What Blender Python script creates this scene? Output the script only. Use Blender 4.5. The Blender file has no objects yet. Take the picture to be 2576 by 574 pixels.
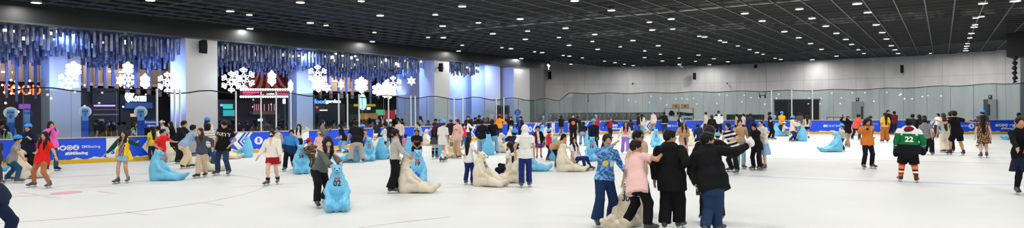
import bpy, math, random
import numpy as np
from mathutils import Vector, Matrix
from mathutils.bvhtree import BVHTree

SC = bpy.context.scene
COL = SC.collection
W_PX, H_PX, FPX = 2576, 574, 1620.0
PCX, PCY = 1288.0, 270.0
ROLL = math.atan(0.0062)
CR, SR = math.cos(ROLL), math.sin(ROLL)
CAMZ = 2.0
f32 = np.float32

# ------------------------------------------------------------------ camera
cam_d = bpy.data.cameras.new('camera')
cam_d.sensor_width = 36.0
cam_d.lens = 36.0 * FPX / W_PX
cam_d.shift_y = -(H_PX / 2 - PCY) / W_PX
cam_d.clip_end = 300
cam = bpy.data.objects.new('camera', cam_d)
COL.objects.link(cam)
cam.matrix_world = Matrix(((CR, SR, 0, 0), (0, 0, -1, 0), (-SR, CR, 0, CAMZ), (0, 0, 0, 1)))
SC.camera = cam
SC.view_settings.view_transform = 'Standard'
SC.view_settings.look = 'None'
SC.view_settings.gamma = 1.0
SC.view_settings.use_curve_mapping = False
SC.view_settings.exposure = 0.1
SC.cycles.use_denoising = True
SC.cycles.use_light_tree = True
SC.cycles.max_bounces = 5
SC.cycles.adaptive_threshold = 0.025
SC.cycles.diffuse_bounces = 2
SC.cycles.glossy_bounces = 3
SC.cycles.transparent_max_bounces = 12
SC.cycles.transmission_bounces = 4
SC.cycles.caustics_reflective = False
SC.cycles.caustics_refractive = False
SC.cycles.sample_clamp_indirect = 6.0


def ray(px, py):
    u = (px - PCX) / FPX
    v = -(py - PCY) / FPX
    return u * CR + v * SR, v * CR - u * SR


def G(px, py, z=0.0):
    rx, rz = ray(px, py)
    t = (z - CAMZ) / rz
    return Vector((rx * t, t, z))


def at(px, py, Y):
    rx, rz = ray(px, py)
    return Vector((rx * Y, Y, CAMZ + rz * Y))


def horizon(px):
    return 278.0 - 0.0062 * px


AW = math.atan(1082 / 1620.0)
U1 = Vector((math.sin(AW), math.cos(AW), 0))      # along the shop front, away from the camera
U2 = Vector((math.cos(AW), -math.sin(AW), 0))     # across the rink
NL = -U2                                          # towards the shop front


def facade(px, py, D):
    """point on the vertical plane at distance D from the camera, parallel to the shop front"""
    rx, rz = ray(px, py)
    Y = D / (-math.cos(AW) * rx + math.sin(AW))
    return Vector((rx * Y, Y, CAMZ + rz * Y))


# ------------------------------------------------------------------ materials
def lin(c):
    return tuple(((x / 255.0) / 12.92 if x / 255.0 <= 0.04045 else ((x / 255.0 + 0.055) / 1.055) ** 2.4) for x in c[:3])


MATS = {}


def mat(name, color=None, rough=0.6, metal=0.0, emit=None, estr=0.0, attr=False, bump=None, noise=None, coat=0.0, spec=0.5, trans=None):
    if name in MATS:
        return MATS[name]
    m = bpy.data.materials.new(name)
    m.use_nodes = True
    nt = m.node_tree
    b = nt.nodes['Principled BSDF']
    b.inputs['Roughness'].default_value = rough
    b.inputs['Metallic'].default_value = metal
    b.inputs['Specular IOR Level'].default_value = spec
    b.inputs['Coat Weight'].default_value = coat
    if color is not None:
        b.inputs['Base Color'].default_value = (*lin(color), 1)
    src = None
    if attr:
        a = nt.nodes.new('ShaderNodeAttribute')
        a.attribute_name = 'Col'
        src = a.outputs['Color']
        nt.links.new(src, b.inputs['Base Color'])
    if emit is not None:
        b.inputs['Emission Color'].default_value = (*lin(emit), 1)
        b.inputs['Emission Strength'].default_value = estr
    tc = None
    if bump or noise:
        tc = nt.nodes.new('ShaderNodeTexCoord')
    if noise:      # (scale, second colour, low, high [, stretch])
        n = nt.nodes.new('ShaderNodeTexNoise')
        n.inputs['Scale'].default_value = noise[0]
        n.inputs['Detail'].default_value = 5
        mp = nt.nodes.new('ShaderNodeMapping')
        if len(noise) > 4:
            mp.inputs['Scale'].default_value = noise[4]
        nt.links.new(tc.outputs['Object'], mp.inputs['Vector'])
        nt.links.new(mp.outputs['Vector'], n.inputs['Vector'])
        mr = nt.nodes.new('ShaderNodeMapRange')
        mr.inputs['From Min'].default_value = noise[2]
        mr.inputs['From Max'].default_value = noise[3]
        nt.links.new(n.outputs['Fac'], mr.inputs['Value'])
        mx = nt.nodes.new('ShaderNodeMix')
        mx.data_type = 'RGBA'
        nt.links.new(mr.outputs['Result'], mx.inputs['Factor'])
        if src is not None:
            nt.links.new(src, mx.inputs['A'])
        else:
            mx.inputs['A'].default_value = (*lin(color), 1)
        mx.inputs['B'].default_value = (*lin(noise[1]), 1)
        nt.links.new(mx.outputs['Result'], b.inputs['Base Color'])
    if bump:       # (scale, distance [, stretch])
        n = nt.nodes.new('ShaderNodeTexNoise')
        n.inputs['Scale'].default_value = bump[0]
        n.inputs['Detail'].default_value = 4
        mp = nt.nodes.new('ShaderNodeMapping')
        if len(bump) > 2:
            mp.inputs['Scale'].default_value = bump[2]
        nt.links.new(tc.outputs['Object'], mp.inputs['Vector'])
        nt.links.new(mp.outputs['Vector'], n.inputs['Vector'])
        bp = nt.nodes.new('ShaderNodeBump')
        bp.inputs['Distance'].default_value = bump[1]
        bp.inputs['Strength'].default_value = 0.8
        nt.links.new(n.outputs['Fac'], bp.inputs['Height'])
        nt.links.new(bp.outputs['Normal'], b.inputs['Normal'])
    MATS[name] = m
    return m


M_SKIN = mat('skin', rough=0.5, attr=True, spec=0.35)
M_CLOTH = mat('cloth', rough=0.9, attr=True, bump=(26, 0.012), spec=0.2)
M_HAIR = mat('hair', rough=0.5, attr=True, bump=(60, 0.01, (1, 1, 0.12)), spec=0.22)
M_PLASTIC = mat('painted_plastic', rough=0.3, attr=True)
M_STEEL = mat('blade_steel', (190, 195, 200), rough=0.25, metal=1.0)


# ------------------------------------------------------------------ mesh tools
def new_mesh(name, V, quads, material, cols=None, smooth=True):
    me = bpy.data.meshes.new(name)
    V = np.ascontiguousarray(V, dtype=f32)
    nf = len(quads)
    me.vertices.add(len(V))
    me.vertices.foreach_set('co', V.ravel())
    me.loops.add(nf * 4)
    me.loops.foreach_set('vertex_index', np.ascontiguousarray(quads, dtype=np.int32).ravel())
    me.polygons.add(nf)
    me.polygons.foreach_set('loop_start', np.arange(0, nf * 4, 4, dtype=np.int32))
    if smooth:
        me.polygons.foreach_set('use_smooth', np.ones(nf, dtype=bool))
    me.update(calc_edges=True)
    if cols is not None:
        ca = me.color_attributes.new('Col', 'FLOAT_COLOR', 'POINT')
        c4 = np.ones((len(V), 4), dtype=f32)
        c4[:, :3] = cols
        ca.data.foreach_set('color', c4.ravel())
    me.materials.append(material)
    return me


def link(name, me, parent=None, loc=None):
    o = bpy.data.objects.new(name, me)
    COL.objects.link(o)
    if parent is not None:
        o.parent = parent
    if loc is not None:
        o.location = loc
    return o


def empty(name, loc=(0, 0, 0), rz=0.0, parent=None):
    o = bpy.data.objects.new(name, None)
    COL.objects.link(o)
    o.empty_display_size = 0.1
    o.location = loc
    o.rotation_euler = (0, 0, rz)
    if parent is not None:
        o.parent = parent
    return o


def tag(o, label=None, cat=None, group=None, kind=None):
    if label:
        o['label'] = label
    if cat:
        o['category'] = cat
    if group:
        o['group'] = group
    if kind:
        o['kind'] = kind
    return o


class MB:
    """collects boxes, tubes, prisms; build() links them as one mesh"""

    def __init__(self):
        self.v, self.f = [], []

    def face(self, pts):
        i = len(self.v)
        self.v += [tuple(p) for p in pts]
        self.f.append(tuple(range(i, i + len(pts))))
        return self

    def box(self, c, size, ax=None, ay=None, az=None):
        c = Vector(c)
        ax = Vector(ax or (1, 0, 0)) * size[0] / 2
        ay = Vector(ay or (0, 1, 0)) * size[1] / 2
        az = Vector(az or (0, 0, 1)) * size[2] / 2
        i = len(self.v)
        for sz in (-1, 1):
            for sy in (-1, 1):
                for sx in (-1, 1):
                    self.v.append(tuple(c + ax * sx + ay * sy + az * sz))
        for q in ((0, 2, 3, 1), (4, 5, 7, 6), (0, 1, 5, 4), (2, 6, 7, 3), (0, 4, 6, 2), (1, 3, 7, 5)):
            self.f.append(tuple(i + k for k in q))
        return self

    def tube(self, pts, r, n=8, caps=True):
        pts = [Vector(p) for p in pts]
        rr = r if isinstance(r, (list, tuple)) else [r] * len(pts)
        rings = []
        prev = None
        for k, p in enumerate(pts):
            d = (pts[min(k + 1, len(pts) - 1)] - pts[max(k - 1, 0)]).normalized()
            if prev is None:
                a = d.cross(Vector((0, 0, 1)))
                if a.length < 0.1:
                    a = d.cross(Vector((1, 0, 0)))
            else:
                a = prev - d * prev.dot(d)
            a.normalize()
            prev = a
            b = d.cross(a)
            i = len(self.v)
            for j in range(n):
                t = 2 * math.pi * j / n
                self.v.append(tuple(p + (a * math.cos(t) + b * math.sin(t)) * rr[k]))
            rings.append(i)
        for a0, b0 in zip(rings, rings[1:]):
            for j in range(n):
                self.f.append((a0 + j, a0 + (j + 1) % n, b0 + (j + 1) % n, b0 + j))
        if caps:
            self.f.append(tuple(rings[0] + j for j in range(n))[::-1])
            self.f.append(tuple(rings[-1] + j for j in range(n)))
        return self

    def prism(self, poly, o, ax, ay, depth):
        """poly in 2-D (ax, ay), extruded by the vector depth"""
        o, ax, ay, depth = Vector(o), Vector(ax), Vector(ay), Vector(depth)
        i, n = len(self.v), len(poly)
        for k in (0, 1):
            for (x, y) in poly:
                self.v.append(tuple(o + ax * x + ay * y + depth * k))
        self.f.append(tuple(i + j for j in range(n)))
        self.f.append(tuple(i + n + j for j in range(n))[::-1])
        for j in range(n):
            self.f.append((i + j, i + n + j, i + n + (j + 1) % n, i + (j + 1) % n))
        return self

    def build(self, name, m, parent=None, smooth=False, loc=None):
        me = bpy.data.meshes.new(name)
        me.from_pydata(self.v, [], self.f)
        if smooth:
            me.polygons.foreach_set('use_smooth', [True] * len(me.polygons))
        me.update()
        if m is not None:
            me.materials.append(m)
        return link(name, me, parent, loc)


def text_mesh(s, size, bold=0.0, depth=0.0, sub=None):
    """flat lettering as (verts, faces), origin at the middle"""
    c = bpy.data.curves.new('lettering', 'FONT')
    c.body = s
    c.size = size
    c.align_x = 'CENTER'
    c.align_y = 'CENTER'
    c.offset = bold
    c.extrude = depth
    c.resolution_u = 3
    o = bpy.data.objects.new('lettering', c)
    me = o.to_mesh()
    V = [v.co.copy() for v in me.vertices]
    F = [tuple(p.vertices) for p in me.polygons]
    o.to_mesh_clear()
    bpy.data.objects.remove(o)
    bpy.data.curves.remove(c)
    return V, F


def V3(a):
    return np.array(a, dtype=np.float64)


def unit(a):
    a = np.asarray(a, dtype=np.float64)
    return a / (np.linalg.norm(a) + 1e-12)


# ------------------------------------------------------------------ smooth solid modelling on a grid
class Field:
    def __init__(self, vox, k=0.02):
        self.vox, self.k = vox, k
        self.ops = []

    def cone(self, a, b, ra, rb, dv=None, ratio=1.0, flat=(False, False), k=None, sub=False):
        a, b = V3(a), V3(b)
        m = max(ra, rb)
        lo = np.minimum(a, b) - m
        hi = np.maximum(a, b) + m
        ab = b - a
        L2 = float(ab @ ab) + 1e-12
        L = math.sqrt(L2)
        dvv = None if dv is None else unit(dv)

        def fn(X, Y, Z):
            px, py, pz = X - a[0], Y - a[1], Z - a[2]
            t = (px * ab[0] + py * ab[1] + pz * ab[2]) / L2
            tt = np.clip(t, 0, 1)
            tq = t if (flat[0] and flat[1]) else (np.clip(t, -9 if flat[0] else 0, 9 if flat[1] else 1))
            qx, qy, qz = px - tq * ab[0], py - tq * ab[1], pz - tq * ab[2]
            if dvv is not None and ratio != 1.0:
                s = (qx * dvv[0] + qy * dvv[1] + qz * dvv[2]) * (ratio - 1.0)
                qx, qy, qz = qx + s * dvv[0], qy + s * dvv[1], qz + s * dvv[2]
            d = np.sqrt(qx * qx + qy * qy + qz * qz) - (ra + tt * (rb - ra))
            if ratio > 1:
                d = d * (0.5 + 0.5 / ratio)
            if flat[0]:
                d = np.maximum(d, -t * L)
            if flat[1]:
                d = np.maximum(d, (t - 1) * L)
            return d
        self.ops.append((lo, hi, fn, self.k if k is None else k, sub))
        return self

    def ell(self, c, r, ax=None, k=None, sub=False):
        c = V3(c)
        r = V3(r)
        A = np.eye(3) if ax is None else np.array([unit(x) for x in ax])
        ext = np.sqrt(((A * r[:, None]) ** 2).sum(0))
        rm = r.min()

        def fn(X, Y, Z):
            px, py, pz = X - c[0], Y - c[1], Z - c[2]
            q = [(px * A[i, 0] + py * A[i, 1] + pz * A[i, 2]) / r[i] for i in range(3)]
            k0 = np.sqrt(q[0] ** 2 + q[1] ** 2 + q[2] ** 2)
            k1 = np.sqrt((q[0] / r[0]) ** 2 + (q[1] / r[1]) ** 2 + (q[2] / r[2]) ** 2) + 1e-9
            return k0 * (k0 - 1) / k1
        self.ops.append((c - ext, c + ext, fn, self.k if k is None else k, sub))
        return self

    def cut(self, p, n):
        """remove everything on the side the normal points to"""
        p, n = V3(p), unit(n)

        def fn(X, Y, Z):
            return (X - p[0]) * n[0] + (Y - p[1]) * n[1] + (Z - p[2]) * n[2]
        self.ops.append((None, None, fn, 0, 'cut'))
        return self

    def mesh(self):
        add = [o for o in self.ops if o[0] is not None and not o[4]]
        m = self.vox * 2.5
        lo = np.min([o[0] - o[3] for o in add], 0) - m
        hi = np.max([o[1] + o[3] for o in add], 0) + m
        n = np.ceil((hi - lo) / self.vox).astype(int) + 1
        D = np.full(n, 1.0, dtype=f32)
        gx = [(lo[i] + self.vox * np.arange(n[i])).astype(f32) for i in range(3)]
        for (l, h, fn, k, sub) in self.ops:
            if sub == 'cut':
                d = fn(gx[0][:, None, None], gx[1][None, :, None], gx[2][None, None, :])
                np.maximum(D, d, out=D)
                continue
            mm = m + max(k, 0)
            i0 = np.clip(np.floor((l - mm - lo) / self.vox).astype(int), 0, n - 1)
            i1 = np.clip(np.ceil((h + mm - lo) / self.vox).astype(int) + 1, 1, n)
            if np.any(i1 <= i0):
                continue
            sl = tuple(slice(i0[i], i1[i]) for i in range(3))
            d = fn(gx[0][sl[0]][:, None, None], gx[1][sl[1]][None, :, None], gx[2][sl[2]][None, None, :]).astype(f32)
            c = D[sl]
            if sub:
                D[sl] = np.maximum(c, -d)
            elif k <= 0:
                D[sl] = np.minimum(c, d)
            else:
                hh = np.clip(0.5 + 0.5 * (c - d) / k, 0, 1)
                D[sl] = c * (1 - hh) + d * hh - k * hh * (1 - hh)
        D[0], D[-1], D[:, 0], D[:, -1], D[:, :, 0], D[:, :, -1] = (1.0,) * 6
        return surface_nets(D, lo, self.vox)


CORN = np.array([(i, j, k) for i in (0, 1) for j in (0, 1) for k in (0, 1)])
EDG = [(a, b) for a in range(8) for b in range(a + 1, 8) if np.abs(CORN[a] - CORN[b]).sum() == 1]


def surface_nets(D, lo, vox):
    S = D < 0
    n = D.shape
    cnt = np.zeros((n[0] - 1, n[1] - 1, n[2] - 1), dtype=np.int8)
    for (i, j, k) in CORN:
        cnt += S[i:n[0] - 1 + i, j:n[1] - 1 + j, k:n[2] - 1 + k]
    act = np.argwhere((cnt > 0) & (cnt < 8))
    ids = np.full(cnt.shape, -1, dtype=np.int32)
    ids[act[:, 0], act[:, 1], act[:, 2]] = np.arange(len(act))
    val = np.stack([D[act[:, 0] + c[0], act[:, 1] + c[1], act[:, 2] + c[2]] for c in CORN], 1)
    acc = np.zeros((len(act), 3))
    num = np.zeros(len(act))
    for a, b in EDG:
        va, vb = val[:, a], val[:, b]
        x = (va < 0) != (vb < 0)
        t = np.where(x, va / np.where(x, va - vb, 1), 0)
        acc += np.where(x[:, None], CORN[a] + t[:, None] * (CORN[b] - CORN[a]), 0)
        num += x
    V = lo + vox * (act + acc / num[:, None])
    Q = []
    for ax in range(3):
        b, c = (ax + 1) % 3, (ax + 2) % 3
        s0 = [slice(None)] * 3
        s1 = [slice(None)] * 3
        s0[ax], s1[ax] = slice(0, -1), slice(1, None)
        for d in (b, c):
            s0[d] = s1[d] = slice(1, -1)
        A, B = S[tuple(s0)], S[tuple(s1)]
        for flip in (False, True):
            e = np.argwhere((A & ~B) if not flip else (~A & B))
            if not len(e):
                continue
            e[:, b] += 1
            e[:, c] += 1
            q = []
            for (db, dc) in ((-1, -1), (0, -1), (0, 0), (-1, 0)):
                g = e.copy()
                g[:, b] += db
                g[:, c] += dc
                q.append(ids[g[:, 0], g[:, 1], g[:, 2]])
            q = np.stack(q, 1)
            Q.append(q[:, ::-1] if flip else q)
    return V, np.concatenate(Q)


def vnormals(V, Q):
    n = np.cross(V[Q[:, 2]] - V[Q[:, 0]], V[Q[:, 3]] - V[Q[:, 1]])
    N = np.zeros_like(V)
    for i in range(4):
        for d in range(3):
            N[:, d] += np.bincount(Q[:, i], n[:, d], len(V))
    return N / (np.linalg.norm(N, axis=1)[:, None] + 1e-12)


def folds(V, N, amp, seed, fr=1.0):
    r = np.random.RandomState(seed)
    w = np.zeros(len(V))
    for i in range(4):
        k = r.normal(size=3) * (14 + 9 * i) * fr
        k[2] *= 0.55
        k2 = r.normal(size=3) * 12 * fr
        w += np.sin(V @ k + 1.6 * np.sin(V @ k2 + r.rand() * 6) + r.rand() * 6) / (1 + 0.5 * i)
    return V + N * (amp * w / 2.2)[:, None]

# ------------------------------------------------------------------ people
SKINS = {'l': (222, 180, 152), 'm': (198, 150, 120), 'd': (165, 116, 88)}
BLK = (26, 25, 28)


def ik(a, t, l1, l2, pole):
    """joint between a and the (clamped) end of a two-bone chain"""
    d = t - a
    L = np.linalg.norm(d)
    mx = (l1 + l2) * 0.995
    if L > mx:
        t = a + d * (mx / L)
        L = mx
        d = t - a
    L = max(L, abs(l1 - l2) + 0.02)
    u = unit(d)
    x = (l1 * l1 - l2 * l2 + L * L) / (2 * L)
    h = math.sqrt(max(l1 * l1 - x * x, 0))
    p = pole - u * (pole @ u)
    if np.linalg.norm(p) < 1e-4:
        p = np.cross(u, [0.3, 0.9, 0.1])
    return a + u * x + unit(p) * h, a + u * L


def make_skate_mesh():
    f = Field(0.008, 0.02)
    f.cone((0, -0.004, 0.205), (0, -0.005, 0.13), 0.043, 0.045, dv=(1, 0, 0), ratio=1.05, flat=(True, False))
    f.cone((0, -0.025, 0.095), (0, 0.15, 0.082), 0.044, 0.038, k=0.03)
    f.ell((0, 0.17, 0.083), (0.04, 0.05, 0.032))
    f.cone((0, 0.02, 0.14), (0, 0.1, 0.11), 0.032, 0.03, k=0.03)
    f.cut((0, 0, 0.06), (0, 0, -1))
    V, Q = f.mesh()
    c = np.tile(V3(lin((70, 70, 74))), (len(V), 1))
    c[V[:, 2] < 0.076] = lin((35, 35, 38))
    lace = (np.abs(V[:, 0]) < 0.02) & (V[:, 1] > 0.03) & (V[:, 2] > 0.1)
    c[lace] = lin((120, 118, 116))
    me = new_mesh('skate', V, Q, M_PLASTIC, c)
    b = MB()
    b.box((0, 0.06, 0.014), (0.006, 0.29, 0.028))
    b.box((0, -0.02, 0.042), (0.022, 0.05, 0.04))
    b.box((0, 0.13, 0.042), (0.022, 0.05, 0.04))
    bo = b.build('blade', M_STEEL)
    bm = bo.data
    bpy.data.objects.remove(bo)
    return me, bm


SKATE_ME, BLADE_ME = make_skate_mesh()
SKATE_DK = SKATE_ME.copy()
SKATE_DK.name = 'dark_skate'
_c = np.zeros(len(SKATE_DK.vertices) * 4, dtype=f32)
SKATE_DK.color_attributes['Col'].data.foreach_get('color', _c)
_c = _c.reshape(-1, 4)
_c[:, :3] *= 0.25
SKATE_DK.color_attributes['Col'].data.foreach_set('color', _c.ravel())

PEOPLE = {}
ONLY = None
nper = [0]


def cols_of(V, c):
    return np.tile(V3(lin(c)), (len(V), 1))


def person(label, x, y, t, face, top, bot, hair='short', hc=None, H=None, hx=None, feet=None, aL='down', aR='down', look=0, pitch=0,
           skin='m', sex='f', helmet=None, mask=None, build=1.0, pel=None, px_pel=None, ground=0.0, behind=False, key=None, cat='person',
           group=None, skates='grey', voxm=1.0, lean=None, hat=None, extra=None, kid=False, kn=0.0, onice=True):
    nper[0] += 1
    seed = nper[0] * 7 + 3
    rng = random.Random(seed)
    if ONLY is not None and not (ONLY[0] < x < ONLY[1]):
        return None
    base = G(x, y, ground) if onice else at(x, y, behind)
    if not onice:
        base = Vector((base.x, base.y, ground))
    kf = 1.0          # keep clear of the boards
    for _ in range(60):
        dd = board_dist(base.x * kf, base.y * kf)
        if onice and y < 420 and dd < .5:
            kf -= .003
        elif not onice and dd > -.42:
            kf += .003
        else:
            break
    base = Vector((base.x * kf, base.y * kf, ground))
    Y = base.y
    s = FPX / Y
    B = V3(base)
    hx = x if hx is None else hx
    headtop = V3(at(hx, t, Y)) - B                       # wanted top of the head (depth free)
    lift = 0.055 if skates else 0.0
    if H is None:
        H = headtop[2]
    Hb = H - lift
    ph = math.radians(face)
    F = V3((math.sin(ph), -math.cos(ph), 0))
    L = V3((math.cos(ph), math.sin(ph), 0))
    UP = V3((0, 0, 1))
    hs = 0.137 if H > 1.42 else (0.15 if H > 1.2 else 0.165)       # head height / body height
    if kid:
        hs = 0.16
    hh = hs * Hb
    # --- feet
    wst = 0.075 * Hb
    if feet:
        fts = [V3(G(q[0], q[1], ground)) * V3((kf, kf, 1)) - B for q in feet]
        dm = (fts[0][1] + fts[1][1]) / 2
        for q in fts:
            q[1] = max(-.25, min(.25, dm)) + max(-.38, min(.38, q[1] - dm))
        if fts[0] @ L < fts[1] @ L:
            fts = fts[::-1]
    else:
        j = rng.uniform(-.06, .06)
        fts = [L * wst + F * j, -L * wst - F * j]
    ank = [q + UP * (lift + 0.045 * Hb) for q in fts]
    ll1, ll2 = 0.235 * Hb, 0.225 * Hb
    if pel is not None:
        hipz = pel
    else:
        spread = np.linalg.norm((fts[0] - fts[1])[:2]) / 2
        hipz = lift + 0.045 * Hb + math.sqrt(max((0.455 * Hb) ** 2 - spread ** 2, 0.01)) * (1 - kn)
    P0 = (fts[0] + fts[1]) / 2
    P0[2] = hipz
    if px_pel is not None:
        P0[0] = V3(at(px_pel, y, Y))[0] - B[0]
    up_len = 0.315 * Hb + 0.05 * Hb + hh * 0.93          # pelvis to head top
    # --- torso direction
    want = headtop - P0
    cz = want[2] / up_len
    bend = 0.0
    if lean is not None:
        bend = math.radians(lean)
    elif cz < 0.985:
        bend = math.acos(max(cz, -0.2))
    dxw = want[0] / up_len
    hm = math.sin(bend)
    hor = F * hm
    if abs(dxw) > 0.02 or hm > 0.05:
        dx = max(-max(hm, .35), min(max(hm, .35), dxw))
        rem = max(hm * hm - dx * dx, 0)
        sgn = -1 if F[1] < 0.2 else 1
        hor = V3((dx, sgn * math.sqrt(rem), 0))
    S = unit(V3((hor[0], hor[1], math.sqrt(max(1 - hor @ hor, 0.02)))))
    if hm > 0.2 and pel is None:
        P0 = P0 - unit(V3((hor[0], hor[1], 0))) * 0.10 * Hb * hm
        P0[2] -= 0.02 * Hb
    Lt = unit(L - S * (L @ S))
    Ft = unit(np.cross(S, Lt)) if (np.cross(S, Lt) @ F) > 0 or abs(np.cross(S, Lt) @ F) < .3 else unit(np.cross(Lt, S))
    Ft = unit(np.cross(Lt, S))
    if Ft @ (F + UP * -.0001) < 0 and hm < .8:
        Ft = -Ft
    C = P0 + S * 0.305 * Hb                              # between the shoulders
    nd = unit(S * 0.65 + UP * 0.5)
    yaw = math.radians(look)
    F2 = V3((math.sin(ph + yaw), -math.cos(ph + yaw), 0))
    pt = math.radians(pitch)
    HF = unit(F2 * math.cos(pt) - UP * math.sin(pt))
    HL = V3((math.cos(ph + yaw), math.sin(ph + yaw), 0))
    HU = unit(np.cross(HL, -HF)) if np.cross(HL, -HF)[2] > 0 else unit(np.cross(-HF, HL)) * 1.0
    if HU[2] < 0:
        HU = -HU
    NB = C + nd * 0.035 * Hb
    HC = NB + nd * 0.02 * Hb + HU * hh * 0.5 + HF * 0.012
    hr = V3((hh * 0.35, hh * 0.43, hh * 0.5))
    w = build * (1.0 if sex == 'f' else 1.07)
    shw = 0.098 * Hb * w
    sh = [C + Lt * shw - S * 0.012 * Hb, C - Lt * shw - S * 0.012 * Hb]
    la1, la2 = 0.168 * Hb, 0.148 * Hb
    imgR_is_left = L[0] >= -1e-6
    specs = [aR, aL] if imgR_is_left else [aL, aR]
    arms = []
    for i, sp in enumerate(specs):
        sg = 1 if i == 0 else -1
        O = Lt * sg
        a = sh[i]
        pole = -UP * 0.6 - Ft * 0.6 + O * 0.5
        rch = la1 + la2
        T = None
        if isinstance(sp, tuple):
            if len(sp) == 3 and sp[0] == 'w':            # local offsets: out, forward, up
                pass
            if sp[0] == 'p':                             # picture point at the person's depth, minus sp[3] metres
                q = V3(at(sp[1], sp[2], Y - (sp[3] if len(sp) > 3 else 0))) - B
                T = q
            else:
                T = a + O * sp[0] * rch + F * sp[1] * rch + UP * sp[2] * rch
        else:
            pr = {'down': (0.16, 0.06, -0.96), 'relax': (0.22, 0.22, -0.86), 'out': (0.8, 0.1, -0.42), 'wide': (0.97, 0.05, -0.1),
                  'fwd': (0.0, 0.85, -0.35), 'push': (-0.05, 0.75, -0.5), 'chest': (-0.32, 0.45, -0.28), 'phone': (-0.3, 0.5, 0.0),
                  'hip': (0.25, 0.05, -0.62), 'face': (-0.3, 0.4, 0.35), 'belly': (-0.35, 0.42, -0.55), 'up': (0.2, 0.2, 0.85),
                  'back': (0.2, -0.4, -0.8)}[sp]
            T = a + O * pr[0] * rch + F * pr[1] * rch + UP * pr[2] * rch
        e, hnd = ik(a, T, la1, la2, pole)
        arms.append((a, e, hnd))
    hips = [P0 + Lt * 0.049 * Hb, P0 - Lt * 0.049 * Hb]
    legs = []
    for i in (0, 1):
        k_, a_ = ik(hips[i], ank[i], ll1, ll2, F * 1.0 + L * (0.12 if i == 0 else -0.12) + (UP if pel is not None else 0))
        legs.append((hips[i], k_, a_))
    near = s > 118
    mid = s > 72
    vox = (0.0075 if near else (0.0105 if mid else (0.014 if s > 50 else 0.019))) * voxm
    fing = near or mid
    h = Hb
    sk = SKINS[skin]
    # --- body: one continuous surface
    f = Field(vox, 0.028)
    f.cone(P0 + S * 0.0 * h, P0 + S * 0.05 * h, 0.080 * h * w, 0.077 * h * w, dv=Ft, ratio=1.5)
    f.cone(P0 + S * 0.05 * h, P0 + S * 0.13 * h, 0.080 * h * w, 0.073 * h * w, dv=Ft, ratio=1.4)
    f.cone(P0 + S * 0.13 * h, P0 + S * 0.23 * h, 0.073 * h * w, 0.086 * h * w, dv=Ft, ratio=1.4)
    f.cone(P0 + S * 0.23 * h, C - S * 0.03 * h, 0.086 * h * w, 0.078 * h * w, dv=Ft, ratio=1.6)
    f.cone(sh[0], sh[1], 0.030 * h, 0.030 * h)
    f.cone(C, NB + nd * 0.04 * h, 0.040 * h, 0.031 * h)
    for (a, b_, c_) in legs:
        f.cone(a, b_, 0.046 * h * w, 0.031 * h * w, k=.018)
        f.cone(b_ + (c_ - b_) * .0, b_ + (c_ - b_) * .3, 0.031 * h * w, 0.032 * h * w)
        f.cone(b_ + (c_ - b_) * .3, c_, 0.032 * h * w, 0.020 * h * w)
        f.cone(c_, c_ - UP * 0.008 * h + F * 0.03, 0.019 * h, 0.016 * h, k=.01)
    for i, (a, b_, c_) in enumerate(arms):
        f.cone(a, b_, 0.029 * h * w, 0.022 * h * w)
        f.cone(b_, c_, 0.022 * h * w, 0.0145 * h * w)
        # hand
        ad = unit(c_ - b_)
        sd = unit(np.cross(ad, unit(np.cross(F, ad) + 0.001)))
        nrm = unit(np.cross(ad, sd))
        hl = 0.1 * h
        pc = c_ + ad * hl * 0.25
        f.ell(pc, (hl * .36, hl * .27, hl * .13), ax=(ad, sd, nrm), k=0.012)
        inward = 1 if (sd @ Ft) > 0 else -1
        if fing:
            for q, (oo, ln) in enumerate(((-.19, .34), (-.065, .42), (.065, .40), (.19, .30))):
                r0 = max(0.0085, vox * .85) * (0.9 if q in (0, 3) else 1)
                b0 = pc + ad * hl * .28 + sd * hl * oo
                b1 = b0 + (ad * .9 + nrm * .15 + sd * oo * .8) * hl * ln * .55
                b2 = b1 + (ad * .75 + nrm * .5) * hl * ln * .55
                f.cone(b0, b1, r0, r0 * .95, k=0.004)
                f.cone(b1, b2, r0 * .95, r0 * .8, k=0.004)
            t0 = pc - ad * hl * .12 + sd * hl * .2 * inward
            t1 = t0 + (ad * .5 + sd * .7 * inward) * hl * .25
            f.cone(t0, t1, 0.0095, 0.009, k=0.006)
            f.cone(t1, t1 + (ad * .8 + sd * .25 * inward) * hl * .22, 0.009, 0.0075, k=0.004)
        else:
            f.ell(pc + ad * hl * .42, (hl * .32, hl * .2, hl * .12), ax=(ad, sd, nrm), k=0.01)
    # head
    f.ell(HC + HU * hh * .09 - HF * hh * .03, (hr[0], hr[1] * .98, hr[2] * .82), ax=(HL, HF, HU), k=0.012)
    f.ell(HC - HU * hh * .17 + HF * hh * .07, (hr[0] * .80, hr[1] * .78, hr[2] * .64), ax=(HL, HF, HU), k=0.03)
    f.ell(HC - HU * hh * .38 + HF * hh * .25, (hh * .13, hh * .09, hh * .08), ax=(HL, HF, HU), k=0.03)
    for g in (-1, 1):
        f.ell(HC + HL * g * hr[0] * 1.0 - HU * hh * .04, (0.012, hh * .08, hh * .12), ax=(HL, HF, HU), k=0.006)
    f.cone(HC + HF * hh * .37 + HU * hh * .03, HC + HF * hh * .46 - HU * hh * .12, hh * .04, hh * .062, k=0.014)
    if mid:
        for g in (-1, 1):
            f.ell(HC + HF * hh * .44 + HL * g * hh * .15 + HU * hh * .02, (hh * .085, hh * .05, hh * .05), ax=(HL, HF, HU), sub=True)
            f.ell(HC + HF * hh * .355 + HL * g * hh * .145 + HU * hh * .015, (hh * .07, hh * .045, hh * .045), ax=(HL, HF, HU), k=0.004)
        f.ell(HC + HF * hh * .405 - HU * hh * .235, (hh * .11, hh * .03, hh * .03), ax=(HL, HF, HU), k=0.006)
    V, Q = f.mesh()
    rel = (V - HC)
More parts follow.
